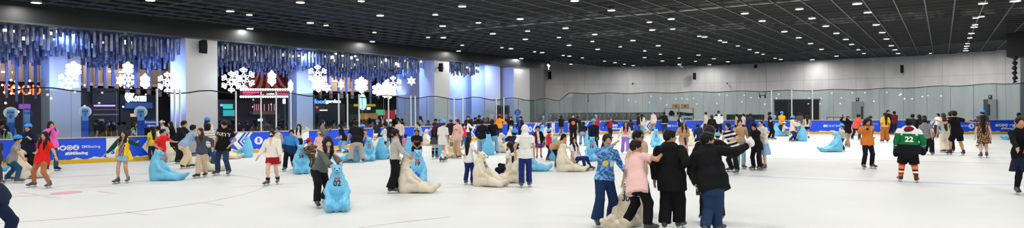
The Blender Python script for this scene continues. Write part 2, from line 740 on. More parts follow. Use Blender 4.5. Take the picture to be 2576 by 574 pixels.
    hl_, hf_, hu_ = rel @ HL / hh, rel @ HF / hh, rel @ HU / hh
    cc = cols_of(V, sk)
    front = hf_ > 0.2
    red = front & (hu_ > -.3) & (hu_ < .0) & (np.abs(hl_) > .12)
    cc[red] = V3(lin(sk)) * V3((1.04, .92, .9))
    lips = front & (np.abs(hl_) < .125) & (np.abs(hu_ + .235) < .035)
    cc[lips] = lin((168, 84, 78))
    brow = front & (np.abs(np.abs(hl_) - .155) < .085) & (np.abs(hu_ - .115 + .12 * (np.abs(hl_) - .15) ** 2) < .022)
    cc[brow] = lin((40, 30, 26))
    ey = front & (((np.abs(hl_) - .145) / .058) ** 2 + ((hu_ - .015) / .022) ** 2 < 1)
    cc[ey] = lin((205, 195, 188))
    ir = front & (((np.abs(hl_) - .145) / .036) ** 2 + ((hu_ - .015) / .034) ** 2 < 1)
    cc[ir] = lin((28, 20, 18))
    if not mid:
        cc[ey] = lin((40, 28, 24))
    root = link('person', new_mesh('person', V, Q, M_SKIN, cc), None, base)
    tag(root, label, cat, group)
    if group is None:
        root['group'] = 'skaters on the ice' if skates else 'people beyond the barrier'
    sk_ = dict(P0=P0, C=C, S=S, L=Lt, F=Ft, Fh=F, UP=UP, sh=sh, arms=arms, legs=legs, hips=hips, h=h, w=w, HC=HC, HL=HL, HF=HF, HU=HU, hh=hh, hr=hr,
               NB=NB, nd=nd, vox=vox, root=root, base=base, s=s, H=H, ank=ank, near=near, mid=mid, seed=seed)

    def part(name, fld, c, m=M_CLOTH, fold=0.0, fn=None, fr=1.0):
        V, Q = fld.mesh()
        V0 = V
        if fold:
            V = folds(V, vnormals(V, Q), fold, seed, fr)
        cc = cols_of(V, c)
        if fn is not None:
            r = V0 - P0
            cc = fn(cc, r @ Lt / h, r @ Ft / h, r @ S / h, V0)
        o = link(name, new_mesh(name, V, Q, m, cc), root)
        o['fieldmesh'] = 1
        del o['fieldmesh']
        return o
    sk_['part'] = part
    # --- bottoms
    bk, bc = bot[0], bot[1]
    bo = bot[2] if len(bot) > 2 else {}
    f = Field(vox, 0.022)
    ml = max(0.012, vox * 1.1)
    R = {'jeans': (.056, .043, .040), 'trousers': (.058, .047, .046), 'wide': (.066, .066, .070), 'flare': (.058, .050, .066), 'leggings': (.055, .041, .031),
         'shorts': (.060, .052, 0), 'short_shorts': (.061, .058, 0), 'skirt': (0, 0, 0), 'long_skirt': (0, 0, 0), 'dress': (0, 0, 0), 'baggy': (.062, .056, .052)}[bk]
    wl = bo.get('waist', .085)
    if bk in ('skirt', 'long_skirt', 'dress'):
        hem = bo.get('hem', .30)
        fl = bo.get('flare', .13)
        kneez = min(legs[0][1][2], legs[1][1][2])
        dn = unit(-S * .35 - UP * .65)
        kc = (legs[0][1] + legs[1][1]) / 2
        f.cone(P0 + S * wl * h, P0 + S * .0 * h, .078 * h * w + ml, .096 * h * w + ml, dv=Ft, ratio=1.35, flat=(True, False))
        f.cone(P0 + S * .01 * h, P0 + dn * (hem - .05) * h, .094 * h * w + ml, fl * h * w, dv=Ft, ratio=1.2, flat=(False, True))
    else:
        f.cone(P0 - S * .02 * h, P0 + S * wl * h, .092 * h * w + ml, .078 * h * w + ml, dv=Ft, ratio=1.42, flat=(False, True))
        f.cone(hips[0] - UP * .01 * h, hips[1] - UP * .01 * h, R[0] * h * w, R[0] * h * w)
        for (a, b_, c_) in legs:
            if bk in ('shorts', 'short_shorts'):
                q = bo.get('len', .72 if bk == 'shorts' else .30)
                f.cone(a, a + (b_ - a) * q, R[0] * h * w + ml * .6, R[1] * h * w + ml, flat=(False, True))
            else:
                f.cone(a, b_, R[0] * h * w + ml * .3, R[1] * h * w)
                e = bo.get('len', 1.0)
                f.cone(b_, b_ + (c_ - b_) * e, R[1] * h * w, R[2] * h * w + ml * .2, flat=(False, True))
    tuck = top[0] in ('crop', 'tank', 'dress') or (len(top) > 2 and top[2].get('hem', 1) < .03)
    if pel is None and not tuck and hm < .12 and abs(S[0]) < .15:
        hm0 = (top[2].get('hem', .045) if len(top) > 2 else .045)
        f.cut(P0 + S * .035 * h, S)
    name = {'skirt': 'skirt', 'long_skirt': 'skirt', 'dress': 'skirt', 'shorts': 'shorts', 'short_shorts': 'shorts', 'leggings': 'leggings'}.get(bk, 'trousers')
    part(name, f, bc, fold=0.0 if bk == 'leggings' else (.006 if bk in ('wide', 'trousers', 'baggy', 'flare') else .004), fn=bo.get('fn'))
    if bo.get('tights'):
        f = Field(vox, 0.015)
        for (a, b_, c_) in legs:
            f.cone(a, b_, .051 * h * w + .004, .033 * h * w + .005)
            f.cone(b_, b_ + (c_ - b_) * .35, .034 * h * w + .008, .034 * h * w + .008)
            f.cone(b_ + (c_ - b_) * .3, c_, .034 * h * w + .008, .024 * h * w + .007, flat=(False, True))
        part('tights', f, bo['tights'])
    if bo.get('socks'):
        f = Field(vox, 0.01)
        q = bo.get('sockh', .2)
        for (a, b_, c_) in legs:
            f.cone(b_ + (c_ - b_) * q, c_, .034 * h * w + .007, .023 * h * w + .006, flat=(True, False))
        part('socks', f, bo['socks'], fn=bo.get('sockfn'))
    # --- tops
    tk, tcol = top[0], top[1]
    to = top[2] if len(top) > 2 else {}
    loose = {'tee': .012, 'long': .010, 'tank': .006, 'crop': .006, 'hoodie': .022, 'jacket': .022, 'shirt': .018, 'dress': .008, 'cape': .01}[tk] * (to.get('loose', 1.0))
    off = max(loose * h / 1.6, vox * 1.15)
    hem = to.get('hem', {'crop': -.13, 'tank': .0, 'dress': -.03}.get(tk, .045))
    f = Field(vox, 0.02)
    lowr = (.090 if hem < -.03 else .116) * h * w + off * to.get('hemflare', 1.0)
    if hem >= .03:
        f.cone(P0 - S * hem * h, P0 + S * .03 * h, lowr + .004 * h, lowr, dv=Ft, ratio=1.40, flat=(True, False))
        f.cone(P0 + S * .03 * h, P0 + S * .13 * h, lowr, .083 * h * w + off, dv=Ft, ratio=1.40)
    else:
        f.cone(P0 - S * hem * h, P0 + S * max(.1, -hem + .02) * h, lowr, .083 * h * w + off, dv=Ft, ratio=1.46, flat=(True, False))
    f.cone(P0 + S * max(.1, -hem + .02) * h, P0 + S * .23 * h, .081 * h * w + off, .089 * h * w + off, dv=Ft, ratio=1.35)
    f.cone(P0 + S * .22 * h, C - S * .02 * h, .090 * h * w + off * .9, .082 * h * w + off * .6, dv=Ft, ratio=1.5)
    if tk in ('tank', 'crop') and to.get('strap', True):
        f.cone(sh[0] * .72 + sh[1] * .28, sh[1] * .72 + sh[0] * .28, .034 * h, .034 * h)
    else:
        f.cone(sh[0], sh[1], .034 * h + off * .6, .034 * h + off * .6)
        f.cone(C - S * .01 * h, C + nd * .022 * h, .055 * h, .046 * h, dv=Ft, ratio=1.0, flat=(False, True), k=.03)
    slv = to.get('sleeve', {'tee': .62, 'tank': 0, 'crop': 0, 'dress': .35, 'cape': .6}.get(tk, 2.0))
    sc_ = to.get('slc')
    fs = Field(vox, 0.015) if sc_ else f
    off = max(min(off, .019 * h / 1.6), vox * 1.15)
    for (a, b_, c_) in arms:
        if slv > 0:
            q = min(slv, 1.0)
            fs.cone(a, a + (b_ - a) * q, .032 * h * w + off * 1.0, (.029 if slv < 1 else .025) * h * w + off * (1.25 if slv < 1 else 1.0), flat=(False, slv < 1))
        if slv > 1:
            e = min(slv - 1, 1) * .98
            cw = to.get('cuff', 1.0)
            fs.cone(b_, b_ + (c_ - b_) * e, .026 * h * w + off, (.018 * h * w + off * .8) * cw, flat=(False, True))
    if tk == 'hoodie':
        f.ell(C + nd * .02 * h - Ft * .055 * h, (.075 * h, .042 * h, .045 * h), ax=(Lt, Ft, S), k=.03)
    if tk in ('jacket', 'shirt'):
        f.cone(C + nd * .0 * h, C + nd * .04 * h, .052 * h, .046 * h, flat=(False, True))
    nm = {'tee': 'shirt', 'long': 'shirt', 'tank': 'shirt', 'crop': 'shirt', 'shirt': 'shirt', 'hoodie': 'hoodie', 'jacket': 'jacket', 'dress': 'dress', 'cape': 'shirt'}[tk]
    sk_['top'] = part(nm, f, tcol, fold=to.get('fold', {'hoodie': .009, 'jacket': .009, 'shirt': .008, 'tee': .006, 'long': .006}.get(tk, .003)), fn=to.get('fn'))
    if sc_:
        part('sleeve', fs, sc_, fold=.005, fn=to.get('slfn'))
    # --- hair
    hcol = hc or rng.choice([(17, 14, 14), (21, 17, 16), (14, 12, 13), (28, 20, 18)])
    x1 = max(.010, vox * .9)
    if hair == 'hijab':
        f = Field(vox, 0.03)
        f.ell(HC + HU * hh * .06 - HF * hh * .04, (hr[0] + x1 * 1.6, hr[1] + x1 * 1.3, hr[2] + x1), ax=(HL, HF, HU))
        f.ell(HC + HF * hh * .5 - HU * hh * .06, (hh * .27, hh * .28, hh * .36), ax=(HL, HF, HU), sub=True)
        f.cone(HC - HU * hh * .3 - HF * hh * .05, C + nd * .01 * h, hh * .33, hh * .48, k=.04)
        f.cone(C + nd * .01 * h, C - S * .05 * h - Ft * .0, hh * .50, .088 * h * w, dv=Ft, ratio=1.25, k=.04)
        f.cone(C - S * .02 * h - Ft * .05 * h, C - S * to.get('drape', .15) * h - Ft * .06 * h, .07 * h, .05 * h, dv=Ft, ratio=1.6, k=.03)
        part('headscarf', f, hcol, fold=.009, fr=1.3)
    elif hair:
        f = Field(min(vox, .013), 0.02)
        xt = x1 * (1.5 if hair == 'short' else 1.0)
        f.ell(HC + HU * hh * .09 - HF * hh * .055, (hr[0] + xt, hr[1] + xt * .9, hr[2] * .88 + xt * .8), ax=(HL, HF, HU))
        low = .16 if hair in ('short', 'bun', 'pony') else .3
        if hair == 'short':
            for q in range(9):
                aa = q * 2.4
                f.ell(HC + HU * hh * (.43 + .05 * math.sin(aa * 1.7)) + HF * hh * (.04 + .24 * math.sin(aa)) + HL * hh * .22 * math.cos(aa), (hh * .14, hh * .16, hh * .09), ax=(HL, HF, HU), k=.02)
        f.ell(HC + HF * hh * .52 - HU * hh * .08, (hh * .285, hh * .33, hh * .36), ax=(HL, HF, HU), sub=True)
        if hair == 'short':
            f.cut(HC - HU * hh * low - HF * hh * .0, -HU + HF * .55)
        elif hair in ('bun', 'pony'):
            f.cut(HC - HU * hh * .26, -HU + HF * .5)
            if hair == 'bun':
                f.ell(HC + HU * hh * .45 - HF * hh * .3, (hh * .2, hh * .18, hh * .18), k=.01)
            else:
                ln = 1.6 * hh
                p0 = HC + HU * hh * .1 - HF * hh * .45
                p1 = p0 - HF * hh * .25 - UP * hh * .3
                f.cone(p0, p1, hh * .1, hh * .13)
                f.cone(p1, p1 - UP * ln * .6 + HF * .02, hh * .13, hh * .06)
        else:
            ln = {'bob': .55, 'long': 1.75, 'longf': 1.75, 'vlong': 2.5, 'curly': 1.0}[hair] * hh
            down = -UP
            nape = HC - HF * hh * .28 - HU * hh * .1
            if hair == 'bob':
                f.cone(HC - HF * hh * .18 - HU * hh * .05, HC - HF * hh * .12 + down * ln, hh * .36, hh * .40, dv=HF, ratio=1.1, flat=(False, True))
                f.ell(HC + HF * hh * .62 - HU * hh * .25, (hh * .29, hh * .45, hh * .55), ax=(HL, HF, HU), sub=True)
            elif hair == 'curly':
                for q in range(26):
                    aa, zz = q * 2.4, (q / 25.0)
                    pp = HC + (HL * math.sin(aa) * .42 - HF * (abs(math.cos(aa)) * .38 - .05)) * hh * (1 - .2 * abs(zz - .5)) + HU * hh * (.35 - 1.15 * zz)
                    f.ell(pp, (hh * .19, hh * .19, hh * .2), k=.03)
                f.ell(HC + HF * hh * .6 - HU * hh * .08, (hh * .27, hh * .42, hh * .40), ax=(HL, HF, HU), sub=True)
            else:
                bk_ = C - Ft * .058 * h * w - S * (ln - .55 * hh)
                mid_ = C - Ft * .06 * h * w + nd * .01 * h
                hg = unit(UP * -1 * (1 if bend > .7 else 0) + (bk_ - mid_) * 4)
                if bend > .7:
                    bk_ = mid_ + (-UP * .6 + unit(bk_ - mid_) * .4) * (ln * .6)
                f.cone(nape, mid_, hh * .33, hh * .36, dv=HF, ratio=1.5)
                f.cone(mid_, bk_, hh * .36, hh * .26, dv=Ft, ratio=2.0)
                if hair == 'longf' and bend > .4:
                    for g in (-1, 1):
                        a0 = HC + HL * g * hh * .36 - HU * hh * .05
                        f.cone(a0, a0 - UP * ln * .62 + HF * .01, hh * .17, hh * .10, k=.03)
                if hair == 'longf' and bend <= .4:
                    for g in (-1, 1):
                        a0 = HC + HL * g * hh * .36 - HU * hh * .1 - HF * hh * .02
                        a1 = C + Lt * g * hh * .36 + Ft * .055 * h + nd * .0
                        f.cone(a0, a1, hh * .15, hh * .20, dv=HF, ratio=1.3, k=.03)
                        f.cone(a1, a1 - S * ln * .42 + Ft * .012, hh * .20, hh * .13, dv=Ft, ratio=2.2, k=.03)
                f.ell(HC + HF * hh * .62 - HU * hh * .12, (hh * .27, hh * .42, hh * .40), ax=(HL, HF, HU), sub=True)
        part('hair', f, hcol, M_HAIR, fold=.003, fr=2.0)
    if helmet:
        f = Field(min(vox, .012), 0.01)
        x2 = x1 + .014
        f.ell(HC + HU * hh * .12 - HF * hh * .03, (hr[0] + x2 * 1.1, hr[1] + x2 * 1.3, hr[2] * .82 + x2 * 1.4), ax=(HL, HF, HU))
        f.ell(HC + HU * hh * .2 + HF * hh * .38, (hh * .27, hh * .26, hh * .06), ax=(HL, HF, HU), k=.015)
        f.cut(HC + HU * hh * .10, -HU + HF * .12)
        hcx = (60, 150, 225) if helmet is True else helmet

        def hfn(cc, l, f_, u, V0):
            r = (V0 - HC) / hh
            a_, b_, c_ = r @ HL, r @ HF, r @ HU
            vent = (np.abs(np.abs(a_) - .17) < .035) & (np.abs(b_) < .28) & (c_ > .3)
            cc[vent] = cc[vent] * .35
            return cc
        hm_ = part('helmet', f, hcx, M_PLASTIC, fn=hfn)
        if s > 40:
            b = MB()
            for g in (-1, 1):
                pts = [HC + HL * g * (hr[0] + .012) + HU * hh * .12, HC + HL * g * (hr[0] * .95 + .006) - HU * hh * .2 + HF * hh * .05,
                       HC - HU * hh * .5 + HF * hh * .12 + HL * g * .01]
                b.tube(pts, .007, 5)
            b.build('strap', mat('black_strap', (25, 25, 28), rough=.8), hm_)
    if hat:      # (kind, colour)
        f = Field(min(vox, .012), 0.01)
        x2 = x1 + .012
        if hat[0] == 'beanie':
            f.ell(HC + HU * hh * .2 - HF * hh * .03, (hr[0] + x2, hr[1] + x2, hr[2] * .85 + x2), ax=(HL, HF, HU))
            f.cut(HC + HU * hh * .2, -HU)
            part('beanie', f, hat[1])
        elif hat[0] == 'cap':
            f.ell(HC + HU * hh * .16 - HF * hh * .03, (hr[0] + x2, hr[1] + x2, hr[2] * .74 + x2), ax=(HL, HF, HU))
            f.cut(HC + HU * hh * .2, -HU)
            f.ell(HC + HU * hh * .2 + HF * hh * .5, (hh * .28, hh * .27, hh * .03), ax=(HL, HF, HU), k=.005)
            part('cap', f, hat[1])
        elif hat[0] == 'band':
            f.ell(HC + HU * hh * .14 - HF * hh * .04, (hr[0] + x2, hr[1] + x2, hr[2] * .82 + x2), ax=(HL, HF, HU))
            f.cut(HC + HU * hh * .30 + HF * hh * .1, HU - HF * .6)
            f.cut(HC + HU * hh * .20 + HF * hh * .1, -HU + HF * .6)
            part('headband', f, hat[1])
        elif hat[0] == 'hood':
            f.ell(HC + HU * hh * .06 - HF * hh * .06, (hr[0] + x2 * 1.6, hr[1] + x2 * 1.6, hr[2] + x2), ax=(HL, HF, HU))
            f.cone(HC - HU * hh * .3 - HF * hh * .1, C, hh * .42, hh * .45, k=.03)
            f.ell(HC + HF * hh * .6 - HU * hh * .06, (hh * .27, hh * .4, hh * .38), ax=(HL, HF, HU), sub=True)
            part('hood', f, hat[1], fold=.006)
    if mask:
        f = Field(min(vox, .009), 0.01)
        f.ell(HC - HU * hh * .2 + HF * hh * .2, (hh * .29, hh * .29, hh * .21), ax=(HL, HF, HU))
        f.cut(HC + HF * hh * .12, -HF)
        part('face_mask', f, mask)
    # --- skates
    if skates:
        dk = {'grey': SKATE_ME, 'dark': SKATE_DK}[skates]
        for i in (0, 1):
            so = link('skate', dk, root)
            a = legs[i][2]
            kdir = legs[i][2] - legs[i][1]
            lf = (F * 1.0 + L * (0.25 if i == 0 else -.25))
            ang = math.atan2(lf[1], lf[0]) - math.pi / 2
            if pel is not None and pel < .5 and abs(kdir[2]) < .35 * np.linalg.norm(kdir):
                so.rotation_euler = (0.5, 0, ang)
            else:
                so.rotation_euler = (0, 0, ang)
            kscl = max(.78, min(1.08, Hb / 1.55))
            so.scale = (kscl,) * 3
            so.location = (a[0], a[1], a[2] - (lift + .045 * Hb))
            bl = link('blade', BLADE_ME, so)
    if extra:
        extra(sk_)
    if key:
        PEOPLE[key] = sk_
    return sk_


def decal(sk, s, size, color, l=0.0, u=.17, side=1, bold=0.0, name='lettering', V=None, F=None, parent=None, target=None, lift=.004):
    """lettering or a print laid onto the cloth of the chest (side 1) or the back (side -1)"""
    if V is None:
        V, F = text_mesh(s, size, bold)
    top = target or sk['top']
    me = top.data
    bvh = BVHTree.FromPolygons([v.co[:] for v in me.vertices], [tuple(p.vertices) for p in me.polygons])
    Lv, Fv, Sv = Vector(sk['L']), Vector(sk['F']), Vector(sk['S'])
    o = Vector(sk['P0']) + Lv * l * sk['h'] + Sv * u * sk['h']
    sx = side
    out = []
    for v in V:
        p = o + Lv * (v.x * sx) + Sv * v.y + Fv * side * .5
        hit = bvh.ray_cast(p, -Fv * side, 1.0)
        out.append(tuple((hit[0] if hit[0] is not None else o + Lv * (v.x * sx) + Sv * v.y + Fv * side * .14) + Fv * side * lift))
    m2 = bpy.data.meshes.new(name)
    m2.from_pydata(out, [], [tuple(f) for f in F] if side > 0 else [tuple(f) for f in F])
    m2.materials.append(mat('print_%d_%d_%d' % tuple(color), color, rough=.8))
    return link(name, m2, parent or top)


def disc_vf(r, n=20, x=0, y=0):
    V = [Vector((x, y, 0))] + [Vector((x + r * math.cos(2 * math.pi * i / n), y + r * math.sin(2 * math.pi * i / n), 0)) for i in range(n)]
    return V, [(0, 1 + i, 1 + (i + 1) % n) for i in range(n)]


def fold_weight(a, lo, hi):
    return np.clip((a - lo) / (hi - lo + 1e-9), 0, 1)


def stripes(c2, per, duty=.5, ph=0.0, axis='u', sleeves=True):
    c2 = V3(lin(c2))

    def fn(cc, l, f, u, V0):
        a = {'u': u, 'l': l}[axis]
        m = ((a / per + ph) % 1.0) < duty
        cc[m] = c2
        return cc
    return fn


def floral(c2, c3, sc=60, th=.9, seed=1):
    def fn(cc, l, f, u, V0):
        r = np.random.RandomState(seed)
        w = np.zeros(len(V0))
        for i in range(5):
            w += np.sin(V0 @ (r.normal(size=3) * sc) + r.rand() * 6)
        cc[w > th] = lin(c2)
        cc[w < -th * 1.3] = lin(c3)
        return cc
    return fn


def front_strip(c2, half=.03, umin=-.2, flare=0.0):
    c2 = V3(lin(c2))

    def fn(cc, l, f, u, V0):
        m = (np.abs(l) < half + flare * np.clip(.1 - u, 0, 1)) & (f > 0.01) & (u > umin) & (u < .33)
        cc[m] = c2
        return cc
    return fn

# ------------------------------------------------------------------ the hall
W = SC.world = bpy.data.worlds.new('hall_ambient')
W.use_nodes = True
W.node_tree.nodes['Background'].inputs[0].default_value = (0.75, 0.85, 1, 1)
W.node_tree.nodes['Background'].inputs[1].default_value = 0.03

ZC = 5.95          # underside of the ceiling grid
DF = 28.6          # shop-front plane
ZS = 5.24          # underside of the bulkhead
HB = 0.97          # height of the rink barrier
ZROOF = 6.75

M_BLACK = mat('matt_black', (16, 16, 18), rough=.8)
M_DARK = mat('dark_paint', (30, 31, 34), rough=.7)
M_GRIDBAR = mat('ceiling_bar_paint', (68, 70, 72), rough=.5)
M_WHITE_METAL = mat('white_aluminium', (205, 206, 204), rough=.4)
M_BLUE = mat('barrier_blue_print', (14, 82, 232), rough=.35)
M_WHITE = mat('white_print', (238, 240, 242), rough=.5)
M_GREYWALL = mat('grey_wall_panel', (226, 225, 222), rough=.5, noise=(1.3, (206, 206, 206), .35, .7, (1, 1, .25)), bump=(3, .01, (1, 1, .2)))
M_CREAM_TRIM = mat('tan_cap_rail', (214, 186, 142), rough=.5)
M_YELLOW = mat('yellow_kick_strip', (226, 178, 22), rough=.4)


def emis(name, c, s):
    m = bpy.data.materials.new(name)
    m.use_nodes = True
    nt = m.node_tree
    b = nt.nodes['Principled BSDF']
    b.inputs['Base Color'].default_value = (*[x * .5 for x in lin(c)], 1)
    b.inputs['Emission Color'].default_value = (*lin(c), 1)
    b.inputs['Emission Strength'].default_value = s
    return m


def glass_mat(name, tint, refl=.9):
    m = bpy.data.materials.new(name)
    m.use_nodes = True
    nt = m.node_tree
    nt.nodes.remove(nt.nodes['Principled BSDF'])
    out = nt.nodes['Material Output']
    t = nt.nodes.new('ShaderNodeBsdfTransparent')
    t.inputs[0].default_value = (*tint, 1)
    g = nt.nodes.new('ShaderNodeBsdfGlossy')
    g.inputs['Roughness'].default_value = 0.015
    fr = nt.nodes.new('ShaderNodeFresnel')
    fr.inputs['IOR'].default_value = 1.5
    mu = nt.nodes.new('ShaderNodeMath')
    mu.operation = 'MULTIPLY'
    mu.inputs[1].default_value = refl
    nt.links.new(fr.outputs[0], mu.inputs[0])
    mx = nt.nodes.new('ShaderNodeMixShader')
    mi = nt.nodes.new('ShaderNodeMath')
    mi.operation = 'MINIMUM'
    mi.inputs[1].default_value = .14
    nt.links.new(mu.outputs[0], mi.inputs[0])
    nt.links.new(mi.outputs[0], mx.inputs[0])
    nt.links.new(t.outputs[0], mx.inputs[1])
    nt.links.new(g.outputs[0], mx.inputs[2])
    nt.links.new(mx.outputs[0], out.inputs[0])
    return m


M_GLASS = glass_mat('rink_glass', (.86, .93, .93))

# --- barrier path from the points where its top rail is seen
BP = [(-420, 356), (-200, 353), (0, 350.5), (132, 348), (220, 345.5), (370, 341.5), (560, 333), (660, 330.5), (770, 327.8), (900, 323), (1010, 319),
      (1130, 315.5), (1275, 311), (1360, 308.5), (1440, 305.5), (1520, 304), (1610, 303), (1700, 302.7), (1900, 302.4), (2100, 302.1), (2340, 301.9), (2576, 301), (2800, 300.5)]
_ctrl = [G(a, b, HB) for a, b in BP]


def catmull(P, n=14):
    out = []
    for i in range(len(P) - 1):
        p0, p1, p2, p3 = P[max(i - 1, 0)], P[i], P[i + 1], P[min(i + 2, len(P) - 1)]
        for k in range(n):
            t = k / n
            out.append(0.5 * ((2 * p1) + (p2 - p0) * t + (2 * p0 - 5 * p1 + 4 * p2 - p3) * t * t + (3 * p1 - p0 - 3 * p2 + p3) * t ** 3))
    out.append(P[-1])
    return out


_pts = catmull(_ctrl)
for _ in range(12):
    _pts = [_pts[0]] + [(_pts[i - 1] + _pts[i] * 2 + _pts[i + 1]) / 4 for i in range(1, len(_pts) - 1)] + [_pts[-1]]
PATH = [(p.x, p.y) for p in _pts]
CUM = [0.0]
for a, b in zip(PATH, PATH[1:]):
    CUM.append(CUM[-1] + math.hypot(b[0] - a[0], b[1] - a[1]))
TOTAL = CUM[-1]


def path_at(s):
    s = max(0, min(TOTAL - 1e-6, s))
    i = int(np.searchsorted(CUM, s, side='right')) - 1
    i = max(0, min(i, len(PATH) - 2))
    t = (s - CUM[i]) / (CUM[i + 1] - CUM[i])
    a, b = PATH[i], PATH[i + 1]
    d = Vector((b[0] - a[0], b[1] - a[1], 0)).normalized()
    return Vector((a[0] + (b[0] - a[0]) * t, a[1] + (b[1] - a[1]) * t, 0)), d, Vector((d.y, -d.x, 0))   # point, tangent, towards the ice


_PA = np.array(PATH)


def board_dist(x, y):
    d = np.hypot(_PA[:, 0] - x, _PA[:, 1] - y)
    i = int(np.argmin(d))
    p, t, q = path_at(CUM[i])
    return float((x - p.x) * q.x + (y - p.y) * q.y)


def path_px(px):
    """arc length where the column px meets the path"""
    u = (px - PCX) / FPX
    best, bs = 1e9, 0
    for i, (x, y) in enumerate(PATH):
        e = abs(x / y - u)
        if e < best:
            best, bs = e, CUM[i]
    lo_, hi_ = bs - .6, bs + .6
    for _ in range(30):
        m_ = (lo_ + hi_) / 2
        p = path_at(m_)[0]
        if p.x / p.y < u:
            lo_ = m_
        else:
            hi_ = m_
    return (lo_ + hi_) / 2


def strip(name, s0, s1, prof, m, parent=None, step=.4, smooth=False):
    """sweep a closed profile [(inward, z)] along the path"""
    n = max(1, int((s1 - s0) / step))
    b = MB()
    k = len(prof)
    for i in range(n + 1):
        p, d, q = path_at(s0 + (s1 - s0) * i / n)
        for (o, z) in prof:
            b.v.append(tuple(p + q * o + Vector((0, 0, z))))
    for i in range(n):
        for j in range(k):
            a, c = i * k + j, i * k + (j + 1) % k
            b.f.append((a, a + k, c + k, c))
    b.f.append(tuple(range(k)))
    b.f.append(tuple(range(n * k, n * k + k))[::-1])
    return b.build(name, m, parent, smooth)


def rect(o0, o1, z0, z1):
    return [(o0, z0), (o1, z0), (o1, z1), (o0, z1)]


# --- floor: the ice, with a tiled apron outside
def ice_material():
    m = mat('ice', (219, 221, 218), rough=.55, spec=.3, noise=(.35, (210, 213, 210), .35, .75), bump=(9, .004, (1, 1, 1)))
    return m


fl = MB()
inner = [Vector((x, y, 0)) for x, y in PATH]
near = [Vector((60, -12, 0)), Vector((-38, -12, 0))]
fl.face([p for p in (inner + near)][::-1])
ice = tag(fl.build('floor', ice_material()), 'white scuffed ice of the indoor skating rink', kind='structure')
ap = MB().face([(-75, -14, -.03), (85, -14, -.03), (85, 95, -.03), (-75, 95, -.03)])
tag(ap.build('floor_outside', mat('apron_tiles', (70, 70, 74), rough=.4)), kind='structure')


def ground_line(name, pts, w, c, closed=False, parent=ice):
    b = MB()
    n = len(pts)
    for i, p in enumerate(pts):
        a, c_ = pts[(i - 1) % n if closed else max(i - 1, 0)], pts[(i + 1) % n if closed else min(i + 1, n - 1)]
        d = (c_ - a).normalized()
        q = Vector((-d.y, d.x, 0)) * w / 2
        b.v += [tuple(p + q + Vector((0, 0, .003))), tuple(p - q + Vector((0, 0, .003)))]
    for i in range(n if closed else n - 1):
        j = (i + 1) % n
        b.f.append((2 * i, 2 * j, 2 * j + 1, 2 * i + 1))
    return b.build(name, mat('ice_paint_%s' % name, c, rough=.4), parent)


fc = G(168, 485)
ground_line('faceoff_circle', [fc + Vector((4.5 * math.cos(t * math.pi / 40), 4.5 * math.sin(t * math.pi / 40), 0)) for t in range(80)], .05, (224, 206, 206), True)
ground_line('faceoff_spot', [fc + Vector((.16 * math.cos(t * math.pi / 12), .16 * math.sin(t * math.pi / 12), 0)) for t in range(24)], .32, (228, 168, 176), True)
for nm, (x0, y0), (x1, y1) in (('hash_mark', (50, 484), (90, 489)), ('hash_mark', (0, 497), (150, 489)), ('hash_mark', (180, 474), (330, 466)), ('hash_mark', (245, 481), (290, 487)),
                               ('hash_mark', (320, 534), (370, 541)), ('hash_mark', (515, 511), (560, 517)), ('hash_mark', (110, 494), (152, 499))):
    ground_line(nm, [G(x0, y0), G(x1, y1)], .05, (228, 204, 206))
ground_line('blue_line', [G(1700, 438), G(1876, 442), G(2230, 456), G(2600, 466)], .3, (204, 209, 226))
ground_line('centre_line', [G(1700, 393), G(1876, 397), G(2576, 412)], .14, (214, 212, 216))
ground_line('far_line', [G(2100, 379), G(2576, 386)], .12, (216, 216, 220))
ground_line('creased_line', [G(900, 574), G(1000, 560), G(1130, 546)], .04, (218, 204, 204))
ground_line('small_mark', [G(1970, 437), G(2020, 438)], .3, (232, 212, 208))

# --- barrier


def board_material():
    m = bpy.data.materials.new('barrier_board')
    m.use_nodes = True
    nt = m.node_tree
    b = nt.nodes['Principled BSDF']
    b.inputs['Roughness'].default_value = .32
    tc = nt.nodes.new('ShaderNodeTexCoord')
    sp = nt.nodes.new('ShaderNodeSeparateXYZ')
    nt.links.new(tc.outputs['Object'], sp.inputs[0])
    n = nt.nodes.new('ShaderNodeTexNoise')
    n.inputs['Scale'].default_value = 2.6
    n.inputs['Detail'].default_value = 6
    nt.links.new(tc.outputs['Object'], n.inputs['Vector'])
    a = nt.nodes.new('ShaderNodeMath')
    a.operation = 'MULTIPLY_ADD'          # snow sprayed against the foot of the boards
    a.inputs[1].default_value = .36
    a.inputs[2].default_value = .0
    nt.links.new(n.outputs['Fac'], a.inputs[0])
    g = nt.nodes.new('ShaderNodeMath')
    g.operation = 'GREATER_THAN'
    nt.links.new(a.outputs[0], g.inputs[0])
    nt.links.new(sp.outputs['Z'], g.inputs[1])
    mx = nt.nodes.new('ShaderNodeMix')
    mx.data_type = 'RGBA'
    mx.inputs['A'].default_value = (*lin((14, 82, 236)), 1)
    mx.inputs['B'].default_value = (*lin((232, 236, 242)), 1)
    nt.links.new(g.outputs[0], mx.inputs['Factor'])
    nt.links.new(mx.outputs['Result'], b.inputs['Base Color'])
    return m


M_BOARD = board_material()
S_GATE0, S_GATE1 = path_px(412), path_px(556)
barriers = []
for i, (s0, s1, lb) in enumerate(((0, S_GATE0, 'blue rink barrier with social media icons beside the entrance gap'),
                                  (S_GATE1, TOTAL, 'long blue rink barrier curving round the far side of the ice'))):
    r = empty('rink_barrier', tuple(path_at((s0 + s1) / 2 if i == 0 else path_px(1600))[0]))
    tag(r, lb, 'barrier')
    barriers.append(r)
    off = r.location
    for nm, pr, m in (('board', rect(-.05, .0, .13, .935), M_BOARD), ('cap_rail', rect(-.09, .03, .935, .975), M_CREAM_TRIM),
                      ('kick_strip', rect(-.05, .03, .0, .15), M_YELLOW)):
        o = strip(nm, s0, s1, pr, m, r)
        o.matrix_parent_inverse = Matrix.Translation(-off)


